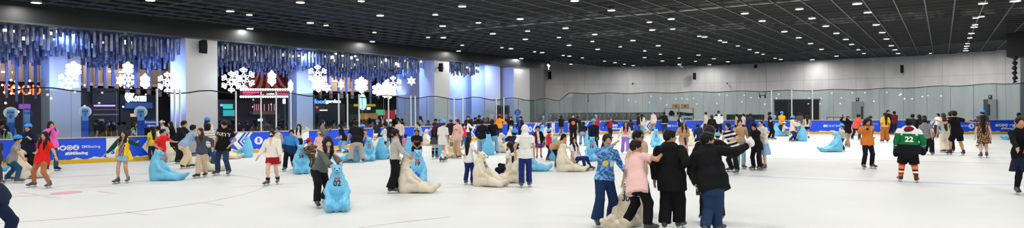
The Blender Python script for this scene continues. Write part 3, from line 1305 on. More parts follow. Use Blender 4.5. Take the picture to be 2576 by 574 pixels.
def on_board(name, px, z, V, F, m, which=None, scale=1.0, lift=.014, refine=True):
    s = path_px(px)
    r = barriers[0] if s < S_GATE0 else barriers[1]
    me = bpy.data.meshes.new(name)
    out = []
    for v in V:
        p, d, q = path_at(s + v[0] * scale)
        out.append(tuple(p + q * lift + Vector((0, 0, z + v[1] * scale))))
    me.from_pydata(out, [], [tuple(f) for f in F])
    me.materials.append(m)
    o = link(name, me, r)
    o.matrix_parent_inverse = Matrix.Translation(-r.location)
    return o


def chevron(px, k=1.0, small=False):
    V, F = [], []
    for (a, w) in (((0, .26), (.36, .07), (.50, .12)) if not small else ((0, .16), (.24, .05), (.36, .08))):
        i = len(V)
        V += [(a + .30, .40), (a, 0), (a + .30, -.36), (a + w + .30, -.36), (a + w, 0), (a + w + .30, .40)]
        F += [(i, i + 1, i + 4, i + 5), (i + 1, i + 2, i + 3, i + 4)]
    return on_board('chevron', px, .53, V, F, M_WHITE, scale=k)


for px in (356, 581, 1168, 1339, 1461, 1484, 1617, 1762, 2330):
    chevron(px, 1.0, px in (1339, 1461))


def icons(px, k=1.0, word=True):
    for j, g in enumerate(('f', 't', 'o', 'd')):
        V, F = disc_vf(.1, 20, x=j * .2)
        on_board('icon_disc', px, .60, V, F, M_WHITE, scale=k)
        if g == 'f':
            V, F = text_mesh('f', .19, .006)
        elif g == 't':      # small bird
            V = [Vector(a + (0,)) for a in ((-.07, -.04), (.0, -.06), (.05, -.03), (.07, .03), (.04, .06), (.01, .03), (-.06, .04))]
            F = [tuple(range(7))]
        elif g == 'o':      # rounded camera outline
            V, F = [], []
            for q in range(17):
                t = 2 * math.pi * q / 16
                V += [Vector((.075 * math.cos(t), .075 * math.sin(t), 0)), Vector((.055 * math.cos(t), .055 * math.sin(t), 0))]
            F = [(2 * q, 2 * q + 2, 2 * q + 3, 2 * q + 1) for q in range(16)]
        else:
            V, F = text_mesh('d', .2, .004)
        V = [Vector((v[0] * .8 + j * .2, v[1], 0)) for v in V]
        on_board('icon_glyph', px, .60, V, F, M_BLUE, scale=k, lift=.022)
    if word:
        V, F = text_mesh('SMSkating', .145, .001)
        on_board('lettering', px, .615, [Vector((v[0] + 1.07, v[1], 0)) for v in V], F, M_WHITE, scale=k)
    V, F = text_mesh('#SMSkating', .15, .007)
    on_board('lettering', px, .385, [Vector((v[0] + .62, v[1], 0)) for v in V], F, M_WHITE, scale=k)


icons(141, 1.0)
icons(1531, 1.0, False)
icons(2507, 1.0)


def sm_skating(px, k=1.0):
    V, F = text_mesh('SM', .21, .014)
    on_board('lettering', px, .55, V, F, M_WHITE, scale=k)
    V, F = text_mesh('SKATING', .2, .0)
    on_board('lettering', px, .55, [Vector((v[0] + .60, v[1], 0)) for v in V], F, M_WHITE, scale=k)


for px in (1683, 2076, 2400):
    sm_skating(px)
V, F = text_mesh('SMSkating', .2, .0)
on_board('lettering', 1838, .58, V, F, M_WHITE)
V, F = text_mesh('SMSkating', .2, .0)
on_board('lettering', 1377, .58, V, F, M_WHITE)
for px in (650, 1333, 2443):
    V, F = disc_vf(.18, 28)
    on_board('round_logo', px, .55, V, F, M_WHITE)
    V, F = text_mesh('S', .24, .014)
    on_board('logo_mark', px, .55, V, F, M_BLUE, lift=.022)
for px, w_, h_ in ((283, .42, .74), (766, .42, .78), (1391, .4, .7)):
    V = [(-w_ / 2, -h_ / 2), (w_ / 2, -h_ / 2), (w_ / 2, h_ / 2), (-w_ / 2, h_ / 2)]
    on_board('white_sticker', px, .56, V, [(0, 1, 2, 3)], M_WHITE)
    V, F = text_mesh('S', .26, .012)
    on_board('logo_mark', px, .40, V, F, M_BLUE, lift=.022)

# --- glass on top of the barrier


def glass_top(px):
    return float(np.interp(px, [0, 550, 1040, 1380, 1418, 1430, 1800, 2176, 2400, 2576], [2.72, 2.70, 2.56, 2.46, 2.50, 2.93, 3.0, 3.05, 3.22, 3.38]))


def s_to_px(s):
    p = path_at(s)[0]
    return PCX + FPX * p.x / p.y


gl = empty('glass_screen', (0, 0, 0))
gp = path_at(path_px(1600))[0]
gl.location = (gp.x, gp.y, HB)
tag(gl, 'clear tempered glass screen standing on the blue rink barrier', 'glass screen')
GINV = Matrix.Translation(-Vector(gl.location))
s = path_px(-60)
npane = 0
while s < TOTAL - 1.5:
    w_ = 1.45
    px = s_to_px(s + w_ / 2)
    if px > 2640:
        break
    if not (s + w_ > S_GATE0 and s < S_GATE1):
        ztop = glass_top(px)
        p0, d0, q0 = path_at(s + .012)
        p1, d1, q1 = path_at(s + w_ - .012)
        b = MB()
        c = (p0 + p1) / 2
        d = (p1 - p0).normalized()
        q = Vector((d.y, -d.x, 0))
        b.box(c - q * .03 + Vector((0, 0, (HB + ztop) / 2 + .012)), ((p1 - p0).length, .012, ztop - HB - .006), d, q)
        o = b.build('pane', M_GLASS, gl)
        o.matrix_parent_inverse = GINV
        b = MB().box(p1 + d * .012 - q * .03 + Vector((0, 0, (HB + ztop) / 2 + .01)), (.014, .022, ztop - HB - .002), d, q)
        o = b.build('joint', mat('glass_joint', (96, 112, 116), rough=.4), gl)
        o.matrix_parent_inverse = GINV
        npane += 1
    s += w_
for px in (396, 441, 454, 594, 657, 695, 732, 853, 875, 904, 978, 1034, 1045, 1143, 1165, 1249, 1268, 1941, 1992, 2044):
    p, d, q = path_at(path_px(px))
    zt = glass_top(px) + .12
    z0 = HB + .008 if not (412 < px < 556) else -.02
    b = MB().box(p - q * .03 + Vector((0, 0, (z0 + zt) / 2)), (.075 if px > 1900 else .06, .06, zt - z0), d, q)
    o = b.build('post', M_WHITE_METAL, gl)
    o.matrix_parent_inverse = GINV
# cable slung along the top of the glass
rng = random.Random(4)
pts = []
s = path_px(40)
k = 0
while s < TOTAL - 2:
    p, d, q = path_at(s)
    px = s_to_px(s)
    if px > 2620:
        break
    pts.append(p - q * .12 + Vector((0, 0, glass_top(px) + .03 + .07 * math.sin(k * 1.1) * (1.2 if px < 1420 else .5))))
    s += .55
    k += 1
b = MB().tube(pts, .028, 6)
tag(b.build('black_cable', M_BLACK, smooth=True), 'black cable slung along the top edge of the rink glass', 'cable')

# --- ceiling: roof slab, black louvre grid, ducts
tag(MB().box((0, 30, ZROOF + .1), (150, 120, .2)).build('ceiling', mat('roof_black', (9, 9, 10), rough=.9)), kind='structure')


def uv(D, a, z):
    """point at distance D from the camera towards the shop front and a along it"""
    return NL * D + U1 * a + Vector((0, 0, z))


cg = MB()
GS = .97
k = 0
D = DF - .9
while D > -26:
    cg.box(uv(D, 36, ZC + .04), (96, .05, .06), U1, U2)
    D -= GS
a = -11
while a < 84:
    cg.box(uv((DF - 27) / 2, a, ZC + .045), (DF + 26, .026, .05), U2, U1)
    a += GS
gr = tag(cg.build('ceiling_grid', M_GRIDBAR), kind='structure')
gr.name = 'ceiling_louvre'
du = MB()
M_DUCT = mat('duct_metal', (150, 150, 148), rough=.6, noise=(2, (70, 70, 72), .4, .6))
for (x0, y0), (x1, y1), w_ in (((1376, 50), (1929, 0), .35), ((1776, 70), (2176, 47), .12)):
    A, B_ = G(x0, y0, ZC + .35), G(x1, y1, ZC + .35)
    d = (B_ - A).normalized()
    c = (A + B_) / 2
    L = (B_ - A).length + 16
    o = MB().box(c, (L, w_, .3), d, Vector((-d.y, d.x, 0))).build('duct', M_DUCT)
    tag(o, 'long pale duct seen through the ceiling grid' if w_ > .2 else 'thin pale pipe run seen through the ceiling grid beyond the duct', 'duct')

# --- downlights
LTS = []


def crop(ox, lst, sc=2.87):
    for q in lst:
        LTS.append((ox + q[0] / sc, q[1] / sc, q[2] if len(q) > 2 else .15))


crop(2176, [(20, 92), (80, 181), (124, 237), (155, 283), (190, 331), (216, 361), (238, 387), (472, 386, .08), (852, 27), (1085, 10, .17), (800, 131, .12), (840, 122, .12), (795, 181, .12), (788, 197),
            (768, 243), (757, 275, .12), (740, 316, .12), (735, 334), (728, 351, .12), (727, 367, .17)])
crop(1776, [(1092, 29, .17), (280, 99), (405, 153), (566, 230), (670, 274), (755, 316), (834, 357), (942, 406), (674, 67), (765, 134), (865, 190), (942, 242), (1010, 286), (1052, 322),
            (1100, 360, .12), (1140, 387, .12), (768, 432, .17), (102, 295, .11), (135, 306), (230, 333, .12), (315, 359, .12), (368, 381), (412, 393, .11), (498, 422, .11), (540, 430),
            (57, 425), (158, 447), (25, 468)])
crop(1376, [(200, 8), (465, 77), (134, 205), (345, 250), (86, 272, .11), (159, 328), (328, 301, .11), (366, 357), (620, 295), (739, 162, .12), (760, 218), (897, 139), (908, 211, .12),
            (1100, 263, .11), (1138, 268), (530, 339, .11), (706, 369, .11), (803, 332), (818, 393, .11), (704, 417), (833, 441), (954, 420, .11), (1072, 443, .11), (1094, 399), (954, 464, .13),
            (117, 401, .11), (162, 406), (256, 419, .11), (173, 464), (415, 442, .11), (491, 453), (559, 464, .11), (622, 474)])
crop(976, [(536, 48), (342, 108, .12), (395, 190), (400, 273), (290, 272, .1), (536, 328, .11), (510, 370), (352, 373, .1), (653, 166, .12), (954, 139), (757, 245), (1008, 226, .12), (992, 285),
           (823, 345, .1), (888, 353), (1058, 375, .1), (1113, 381), (963, 424), (835, 424, .1), (881, 468, .1)])
crop(576, [(515, 20), (955, 10, .12), (8, 83), (147, 109, .12), (152, 209), (164, 245, .11), (587, 167), (701, 185, .11), (1092, 114), (1050, 236, .1), (1035, 302), (933, 304, .08)])
crop(176, [(580, 5), (57, 105, .12)])
crop(0, [(262, 22, .16)])
M_LENS = emis('downlight_glow', (255, 253, 248), 7.0)
M_CAN = mat('downlight_can', (120, 120, 120), rough=.5)
LW = 62.0


def make_light(r):
    e = empty('downlight')
    b = MB().tube([(0, 0, .01), (0, 0, .16)], [r * 1.12, r * .9], 20)
    h_ = b.build('housing', M_CAN, e, True)
    b = MB().tube([(0, 0, -.004), (0, 0, .02)], r, 20)
    l_ = b.build('lens', M_LENS, e)
    ld = bpy.data.lights.new('lamp', 'AREA')
    ld.shape = 'DISK'
    ld.size = r * 1.8
    ld.energy = LW * (r / .15) ** 1.2
    ld.color = (1, .975, .95)
    ld.spread = math.radians(178)
    return (h_.data, l_.data, ld, e, h_, l_)


LPROT = {}


def place_light(p, r, vis=True):
    key = round(r, 2)
    if key not in LPROT:
        q = make_light(r)
        LPROT[key] = q
        e, h_, l_ = q[3], q[4], q[5]
    else:
        q = LPROT[key]
        e = q[3].copy()
        COL.objects.link(e)
        for src in (q[4], q[5]):
            c = src.copy()
            COL.objects.link(c)
            c.parent = e
    e.location = p
    lo = bpy.data.objects.new('lamp', q[2])
    COL.objects.link(lo)
    lo.parent = e
    lo.location = (0, 0, -.02)
    tag(e, 'round white downlight glowing in the black ceiling grid', 'ceiling light', 'ceiling downlights')
    return e


for (px, py, r) in LTS:
    p = G(px, py, ZC - .02)
    place_light(p, r)
rl = random.Random(2)
for i in range(8):      # the rows carry on over and behind the camera
    for j in range(11):
        p = Vector((-24 + j * 5.0, -9 + i * 3.9 + (j % 2), ZC - .02))
        v = p.y > .5 and abs(p.x / p.y) < .9 and (ZC - CAMZ) / p.y < .19
        if not v:
            place_light(p, .17)

# --- back wall, curved
WT = [(1368, 170.5), (1385, 170), (1500, 169.5), (1600, 168.5), (1776, 165.5), (1900, 161), (2040, 153), (2176, 147), (2300, 142), (2400, 135.5), (2530, 127), (2640, 118)]
WPT = []
for px, py in WT:
    p = G(px, py, ZC)
    WPT.append(Vector((p.x, p.y, 0)))


def wallY(px):
    xs = [a for a, _ in WT]
    Ys = [p.y for p in WPT]
    return float(np.interp(px, xs, Ys))


for i, (a, b_) in enumerate(zip(WPT, WPT[1:])):
    pass
wb = MB()
fine = catmull(WPT, 4)
for a, b_ in zip(fine, fine[1:]):
    d = (b_ - a).normalized()
    q = Vector((-d.y, d.x, 0))
    wb.box((a + b_) / 2 + q * .15 + Vector((0, 0, ZROOF / 2)), ((b_ - a).length + .02, .3, ZROOF), d, q)
tag(wb.build('wall_back', M_GREYWALL), 'tall pale grey curved panel wall behind the far barrier', kind='structure')
# panel seams
sm = MB()
acc = 0
for a, b_ in zip(fine, fine[1:]):
    L = (b_ - a).length
    d = (b_ - a).normalized()
    q = Vector((-d.y, d.x, 0))
    t = (2.1 - acc) % 2.1
    while t < L:
        sm.box(a + d * t - q * .004 + Vector((0, 0, 3.1)), (.022, .008, 6.2), d, q)
        t += 2.1
    acc = (acc + L) % 2.1
tag(sm.build('trim_1', mat('seam_grey', (182, 182, 182), rough=.6)), kind='structure')
sm2 = MB()
for a, b_ in zip(fine, fine[1:]):
    d = (b_ - a).normalized()
    q = Vector((-d.y, d.x, 0))
    sm2.box((a + b_) / 2 - q * .004 + Vector((0, 0, 4.25)), ((b_ - a).length, .01, .025), d, q)
tag(sm2.build('trim_2', mat('seam_grey', (182, 182, 182), rough=.6)), kind='structure')


def wall_box(name, px0, px1, y0, y1, m, dep=.3, gap=0.0, parent=None, pull=0.0):
    """box standing against the back wall, filling the picture span px0..px1, y0..y1"""
    Y0, Y1 = wallY(px0) - gap - dep - pull, wallY(px1) - gap - dep - pull
    a = at(px0, (y0 + y1) / 2, Y0)
    b_ = at(px1, (y0 + y1) / 2, Y1)
    zt = at((px0 + px1) / 2, y0, (Y0 + Y1) / 2).z
    zb = at((px0 + px1) / 2, y1, (Y0 + Y1) / 2).z
    a.z = b_.z = 0
    d = (b_ - a).normalized()
    q = Vector((-d.y, d.x, 0))
    c = (a + b_) / 2 + q * dep / 2
    return MB().box(c + Vector((0, 0, (zt + zb) / 2)), ((b_ - a).length, dep, zt - zb), d, q), c, d, q, (b_ - a).length, zb, zt


# other walls that close the hall
tag(MB().box((58, 20, ZROOF / 2), (.3, 80, ZROOF)).build('wall_right', M_GREYWALL), kind='structure')
tag(MB().box((10, -13.6, ZROOF / 2), (110, .3, ZROOF)).build('wall_front', mat('front_wall_grey', (120, 120, 124), rough=.7)), kind='structure')

# --- bulkhead (black) over the shop front
M_BULK = mat('bulkhead_black', (24, 26, 28), rough=.45, noise=(.6, (40, 46, 44), .45, .8))
A_END = facade(1384, 179, DF)
aend = A_END.dot(U1)
bk = MB()
bk.box(uv(DF + 5, (aend - 26) / 2, (ZS + ZROOF) / 2), (aend + 26, 10, ZROOF - ZS), U1, U2)
tag(bk.build('wall_bulkhead', M_BULK), 'black bulkhead running above the shop fronts', kind='structure')
tr = MB().box(uv(DF - .02, (aend - 26) / 2, ZS + .03), (aend + 26, .06, .07), U1, U2)
tag(tr.build('trim_3', mat('bulkhead_edge', (70, 76, 78), rough=.35, metal=.4)), kind='structure')


def pillar(pxl, pxe, pxr, D, name='wall_pillar', m=None, z1=ZS, lb=None):
    """left face pxl..pxe (looking along the front), rink face pxe..pxr at distance D"""
    pe, pr = facade(pxe, 300, D), facade(pxr, 300, D)
    w_ = (pr - pe).length
    lo_, hi_ = 0.0, 12.0
    for _ in range(40):
        md = (lo_ + hi_) / 2
        q = pe + NL * md
        if PCX + FPX * q.x / q.y > pxl:
            lo_ = md
        else:
            hi_ = md
    dep = lo_
    c = (pe + pr) / 2 + NL * dep / 2
    o = MB().box((c.x, c.y, z1 / 2), (w_, dep, z1), U1, U2).build(name, m)
    tag(o, lb, kind='structure')
    return o


M_PIL = mat('pillar_panel', (212, 212, 212), rough=.42, metal=.1)
M_PIL2 = mat('pillar_panel_pale', (205, 208, 218), rough=.5)
pillar(429, 468, 548, DF, m=M_PIL)
pillar(1055, 1093, 1131, DF, m=M_PIL)
pillar(1186, 1221, 1259, DF + .6, m=M_PIL)
pillar(1259, 1293, 1333, DF, m=M_PIL)
pillar(1320, 1334, 1369, DF, m=mat('pillar_dark', (120, 120, 122), rough=.5))
pillar(103, 125, 204, DF + 2.0, m=M_PIL2)
pillar(725, 747, 788, DF + 2.0, m=M_PIL2)
# recessed pale wall right of the tall pillar
a0, a1 = facade(1000, 300, DF + 2.6), facade(1340, 300, DF + 2.6)
c = (a0 + a1) / 2
tag(MB().box((c.x, c.y, ZS / 2), ((a1 - a0).length, .2, ZS), U1, U2).build('wall_recess', M_PIL2), kind='structure')

# ------------------------------------------------------------------ the shops behind the glass
M_MALLFLOOR = mat('mall_dark_wall', (20, 21, 26), rough=.6)
M_TANB = mat('corridor_tan', (150, 132, 120), rough=.6)
DB = DF + 13.0
e0 = aend + 6
tag(MB().box(uv(DB + .2, (e0 - 30) / 2, 3), (e0 + 34, .3, 6.8), U1, U2).build('wall_left', M_MALLFLOOR), kind='structure')
tag(MB().box(uv(DF + 6.5, -4.5, 3), (.3, 14, 6.8), U1, U2).build('wall_mall_end', M_MALLFLOOR), kind='structure')
# dark lintel under the tubes
tag(MB().box(uv(DF + 4.4, (aend - 26) / 2, 4.85), (aend + 26, .3, .85), U1, U2).build('wall_lintel', M_BLACK), kind='structure')


def fbox(name, px0, px1, y0, y1, D, m, dep=.2, parent=None):
    """box facing the rink at distance D covering px0..px1, y0..y1 of the picture"""
    a, b_ = facade(px0, (y0 + y1) / 2, D), facade(px1, (y0 + y1) / 2, D)
    pm = (px0 + px1) / 2
    zt, zb = facade(pm, y0, D).z, facade(pm, y1, D).z
    c = (a + b_) / 2
    o = MB().box(Vector((c.x, c.y, (zt + zb) / 2)) + NL * dep / 2, ((b_ - a).length, dep, zt - zb), U1, U2).build(name, m, parent)
    return o


# upper corridor of the mall: pale band with strip lamps and posts
for nm, a_, b_, lb in (('mall_corridor', -120, 430, 'pale lit upper corridor of the mall behind the left bay of tubes'),
                       ('mall_corridor', 770, 935, 'pale lit upper corridor of the mall behind the large snowflake')):
    r = empty('mall_corridor', tuple(facade(a_, 200, DB - .6)))
    r.location.z = 0
    inv = Matrix.Translation(-Vector(r.location))
    y_t = 166 if a_ < 0 else 190
    y_b = 206 if a_ < 0 else 222
    parts = [fbox('back_panel', a_, b_, y_t, y_b, DB - .6, M_TANB, .1, r), fbox('parapet', a_, b_, y_b, y_b + 8, DB - .9, mat('parapet_white', (150, 140, 150), rough=.5), .2, r)]
    mm = MB()
    for px in range(int(a_) + 8, int(b_), 27):
        p = facade(px, 190, DB - .9)
        mm.box((p.x, p.y, 4.1), (.18, .18, 2.6), U1, U2)
    parts.append(mm.build('column', mat('mall_column', (120, 116, 130), rough=.5), r))
    for q in range(3 if a_ < 0 else 1):
        x0 = (-30, 110, 270)[q] if a_ < 0 else 800
        parts.append(fbox('strip_lamp', x0, x0 + 62, 179 if a_ < 0 else 203, 183 if a_ < 0 else 206, DB - .8, emis('strip_lamp_glow', (255, 244, 230), 3.0), .08, r))
    for o in parts:
        o.matrix_parent_inverse = inv
    tag(r, lb, 'corridor')

# hanging thin blades in front of the shops
M_BLADE = mat('hanging_blade', (120, 134, 190), rough=.35)
for i, (px, yb) in enumerate(((17, 247), (42, 256), (66, 236), (90, 248), (223, 232), (243, 217), (264, 217), (284, 218), (341, 222), (378, 222), (320, 231),
                              (852, 232), (872, 246), (892, 222), (826, 232), (932, 262), (952, 250), (967, 246))):
    D = DF + 3.3
    o = fbox('hanging_ornament', px - 3.2 if px < 500 else px - 2.2, px + 3.2 if px < 500 else px + 2.2, 150, yb, D, M_BLADE, .05)
    tag(o, 'thin vertical blue-lit blade hanging in front of the dark shops', 'hanging decoration', 'hanging blades')

# tube chandeliers
rc = random.Random(11)
M_TUBE = mat('acrylic_tube', (150, 160, 180), rough=.24, metal=.55, spec=.7, noise=(3, (70, 84, 120), .35, .65))
M_TUBELIT = emis('tube_lamp', (255, 246, 228), 1.6)


def tube_bay(px0, px1, label, rows=7, step=.235):
    a0, a1 = facade(px0, 200, DF + .7).dot(U1), facade(px1, 200, DF + .7).dot(U1)
    r = empty('tube_chandelier', tuple(uv(DF + 2, (a0 + a1) / 2, ZS)))
    inv = Matrix.Translation(-Vector(r.location))
    tag(r, label, 'chandelier')
    allt = []
    for k in range(rows):
        D = DF + .55 + k * .42
        a = a0 + rc.random() * .2
        while a < a1:
            zt = ZS - rc.choice((0, .05, .1, .15))
            ln = .62 + .11 * k + rc.uniform(-.1, .16)
            allt.append((D, a + rc.uniform(-.04, .04), zt, ln))
            a += step
    allt.sort(key=lambda t: t[0] + .02 * t[1])
    rest, lit = MB(), MB()
    for i, (D, a, zt, ln) in enumerate(allt):
        p = uv(D, a, 0)
        m_ = MB() if i < 90 else rest
        m_.tube([p + Vector((0, 0, zt)), p + Vector((0, 0, zt - ln))], .062, 7)
        m_.tube([p + Vector((0, 0, zt + .12)), p + Vector((0, 0, zt))], .008, 4)
        if i < 90:
            o = m_.build('tube', M_TUBE, r, False)
            o.matrix_parent_inverse = inv
        if rc.random() < .17:
            l0 = rc.uniform(.0, .45)
            lit.tube([p + Vector((0, 0, zt - l0 * ln)), p + Vector((0, 0, zt - l0 * ln - rc.uniform(.08, .24)))], .066, 7)
    if rest.v:
        o = rest.build('tubes_behind', M_TUBE, r)
        o['kind'] = 'stuff'
        o.matrix_parent_inverse = inv
    o = lit.build('lit_sleeves', M_TUBELIT, r)
    o['kind'] = 'stuff'
    o.matrix_parent_inverse = inv


tube_bay(-60, 470, 'blue-lit tube chandelier hanging left of the broad grey pillar')
tube_bay(552, 1062, 'long blue-lit tube chandelier between the two tall grey pillars')
tube_bay(1133, 1200, 'short blue-lit tube chandelier right of the far grey pillar', rows=2)

# blue wash lamps above the tubes and behind the bulkhead


def area(name, p, tgt, sx, sy, pw, c, spread=140):
    ld = bpy.data.lights.new(name, 'AREA')
    ld.shape = 'RECTANGLE'
    ld.size, ld.size_y = sx, sy
    ld.energy = pw
    ld.color = c
    ld.spread = math.radians(spread)
    o = bpy.data.objects.new(name, ld)
    COL.objects.link(o)
    o.location = p
    d = (Vector(tgt) - Vector(p))
    o.rotation_euler = d.to_track_quat('-Z', 'Y').to_euler()
    return o


BL = (.16, .30, 1.0)
for px, pw in ((-20, 260), (150, 300), (330, 280), (640, 420), (780, 420), (900, 420), (1000, 420)):
    p = facade(px, 240, DF + 1.9)
    area('blue_wash', (p.x, p.y, 2.9), (p.x - .3, p.y, 5.3), 3.0, 1.2, pw * .20, BL, 160)
for px, D, pw in ((165, DF + .5, 130), (768, DF + .5, 260), (1010, DF + 1.6, 460), (1170, DF + 1.2, 300), (1240, DF - .4, 160)):
    p = facade(px, 240, D)
    q = facade(px, 240, D + 3)
    area('blue_spot', (p.x, p.y, 4.95), (q.x, q.y, 1.5) if px != 1010 else (p.x + U1.x * 4, p.y + U1.y * 4, 1.8), .8, .5, pw * .5, (.22, .36, 1.0), 130)

p = facade(372, 240, DF + 1.2)
q = facade(448, 240, DF + 1.2)
area('blue_spot', (p.x, p.y, 3.0), (q.x, q.y, 3.2), 1.6, 2.0, 120, (.18, .30, 1.0), 130)
for px, pw in ((30, 90), (250, 90), (370, 60), (850, 130), (900, 130)):      # lamps of the upper corridor
    p = facade(px, 240, DB - 3.2)
    q = facade(px, 240, DB)
    area('corridor_lamp', (p.x, p.y, 4.9), (q.x, q.y, 4.4), 4.0, .3, pw, (1, .86, .74), 150)
for px, pw, c in ((30, 40, (1, .6, .4)), (250, 40, (.6, .55, 1)), (350, 40, (.5, .6, 1)), (580, 50, (.5, .9, 1)), (670, 60, (1, .6, .7)), (830, 50, (.5, .7, 1)), (930, 90, (1, .9, .7))):  # added tinted fill lights, no visible fixtures, to brighten the shop interiors
    p = facade(px, 240, DF + 6.8)
    area('shop_fill', (p.x, p.y, 3.7), (p.x, p.y, 0), 2.5, 1.0, pw, c, 150)

# shops: dark volumes with glowing boards
M_SHOP = mat('shop_dark', (52, 52, 64), rough=.5)


def shop(px0, px1, y0, y1, D, label, panels):
    r = empty('shop_unit', tuple(facade((px0 + px1) / 2, 300, D)))
    r.location.z = 0
    inv = Matrix.Translation(-Vector(r.location))
    tag(r, label, 'shop front')
    o = fbox('body', px0, px1, y0, y1, D + .25, M_SHOP, 1.5, r)
    o.matrix_parent_inverse = inv
    for (nm, a, b_, c, d, col, st) in panels:
        if st > 0:
            mm = emis('glow_%d_%d_%d_%d' % (*col, int(st * 10)), col, st)
        else:
            mm = mat('shop_panel_%d_%d_%d' % col, col, rough=.5)
        o = fbox(nm, a, b_, c, d, D, mm, .1, r)
        o.matrix_parent_inverse = inv
    return r


shop(-120, 102, 204, 420, DF + 9, 'dark food shop with a small purple screen under the orange neon sign',
     [('screen', 49, 77, 262, 274, (150, 90, 200), .8), ('counter', -40, 100, 345, 400, (50, 44, 46), 0), ('shelf', 0, 40, 300, 303, (120, 90, 70), 0)])
shop(205, 300, 222, 420, DF + 8.5, 'dark shop with a purple lettered board and lit glass shelves',
     [('board', 238, 290, 264, 268, (200, 150, 255), 1.6), ('shelf', 236, 298, 275, 277, (130, 120, 130), .25), ('shelf', 236, 298, 287, 290, (150, 130, 140), .3),
      ('panel', 232, 298, 222, 262, (16, 20, 34), 0), ('screen', 246, 262, 300, 312, (170, 160, 200), .3), ('screen', 275, 295, 308, 318, (90, 120, 220), .8), ('counter', 226, 300, 320, 400, (54, 62, 82), 0)])
shop(303, 396, 238, 420, DF + 8.5, 'yoghurt shop with blue menu boards beneath the glowing white sign',
     [('menu_board', 316, 384, 258, 273, (70, 110, 180), .35), ('screen', 330, 344, 286, 294, (255, 200, 150), .8), ('worktop', 318, 392, 318, 325, (90, 74, 66), 0), ('counter', 303, 396, 325, 400, (58, 62, 84), 0),
      ('panel', 340, 372, 276, 284, (120, 90, 100), .1)])
shop(540, 590, 250, 420, DF + 9, 'shop with teal menu screens right of the broad grey pillar',
     [('menu_board', 563, 586, 262, 274, (60, 190, 190), .8), ('menu_board', 563, 590, 277, 292, (50, 170, 175), .7), ('screen', 556, 561, 262, 268, (120, 190, 240), .9)])
shop(790, 868, 262, 420, DF + 8.5, 'dark glazed shop below the glowing food garden sign',
     [('sign_glow', 806, 824, 276, 279, (255, 220, 200), 1.5), ('red_lamp', 797, 800, 268, 272, (255, 60, 60), 3), ('panel', 800, 858, 282, 330, (24, 44, 58), 0)])
shop(874, 1040, 262, 420, DF + 9.5, 'row of bright food stalls with coloured boards right of the carousel',
     [('board', 892, 945, 262, 268, (210, 190, 70), .7), ('board', 905, 950, 285, 300, (200, 150, 90), .5), ('board', 948, 968, 276, 290, (120, 220, 170), .7), ('lamp', 925, 932, 270, 276, (255, 250, 240), 3),
      ('board', 968, 994, 278, 300, (230, 70, 70), .5), ('screen', 996, 1018, 276, 288, (110, 190, 230), .9), ('board', 880, 905, 288, 312, (70, 90, 100), .2), ('screen', 974, 986, 300, 306, (250, 250, 250), .9)])


def neon(name, s, px, py, D, hgt, m, label, width=None, depth=.06, outline=0.0, cat='sign'):
    V, F = text_mesh(s, 1.0, outline, .04)
    xs = [v.x for v in V]
    ys = [v.y for v in V]
    w0, h0 = max(xs) - min(xs), max(ys) - min(ys)
    p = facade(px, py, D)
    ky = hgt / h0
    kx = (width / w0) if width else ky
    b = MB()
    for v in V:
        b.v.append(tuple(p + U1 * (v.x - (max(xs) + min(xs)) / 2) * kx + Vector((0, 0, (v.y - (max(ys) + min(ys)) / 2) * ky)) + U2 * v.z))
    b.f = [tuple(f) for f in F]
    o = b.build(name, m)
    base = Vector(p)
    o.location = base
    for v in o.data.vertices:
        v.co -= base
    tag(o, label, cat)
    return o


def wid(px0, px1, D):
    return (facade(px1, 250, D) - facade(px0, 250, D)).length


def hgt(px, y0, y1, D):
    return facade(px, y0, D).z - facade(px, y1, D).z


D = DF + 7.5
neon('neon_sign', 'FOOD', 58, 226, D, hgt(58, 213, 239, D), emis('orange_neon', (255, 84, 30), 4.0), 'orange neon shop sign at the far left behind hanging blades', wid(12, 102, D), outline=.0)
D = DF + 7.2
neon('shop_sign', 'Koomi', 349, 245, D, hgt(349, 233, 254, D), emis('white_blue_neon', (215, 215, 255), 4.5), 'glowing white and blue shop name sign under the snowflakes', wid(330, 367, D), outline=.004)
b = MB()
p = facade(322, 245, D)
b.prism([(x * .55, y * .75) for x, y in ((.0, -.36), (.2, -.2), (.3, .05), (.24, .3), (.1, .33), (0, .2), (-.1, .33), (-.24, .3), (-.3, .05), (-.2, -.2))], p, U1, (0, 0, 1), U2 * .08)
tag(b.build('sign_emblem', emis('white_blue_neon', (215, 215, 255), 4.5)), 'glowing white rounded emblem left of the white shop name sign', 'sign')
D = DF + 7.6
neon('shop_sign', 'food', 805, 255, D, hgt(805, 249, 261, D), emis('blue_neon', (60, 110, 255), 4.0), 'glowing blue script sign word behind the rink glass', wid(789, 818, D), outline=.01)
neon('shop_sign', 'garden', 838, 256, D, hgt(838, 250, 262, D), emis('pale_blue_neon', (170, 205, 255), 4.0), 'glowing pale blue script sign word ending the food garden sign', wid(820, 857, D), outline=.01)
# lights scattered in the left shop
for i, (px, py) in enumerate(((28, 204), (39, 208), (75, 206), (6, 217), (11, 235), (28, 238), (46, 234), (35, 223), (48, 224), (69, 223), (14, 262), (46, 284), (213, 217), (201, 262), (213, 270), (310, 271), (313, 222), (330, 225), (368, 226))):
    p = facade(px, py, DF + 7.3)
    o = MB().tube([p, p + Vector((0, 0, .03)), p + Vector((0, 0, .07)), p + Vector((0, 0, .10))], [.015, .042, .042, .015], 8).build('pendant_bulb', emis('bulb_glow', (255, 246, 235), 9))
    tag(o, 'tiny bright bulb hanging in the dark shops on the left', 'lamp', 'pendant bulbs in the shops')

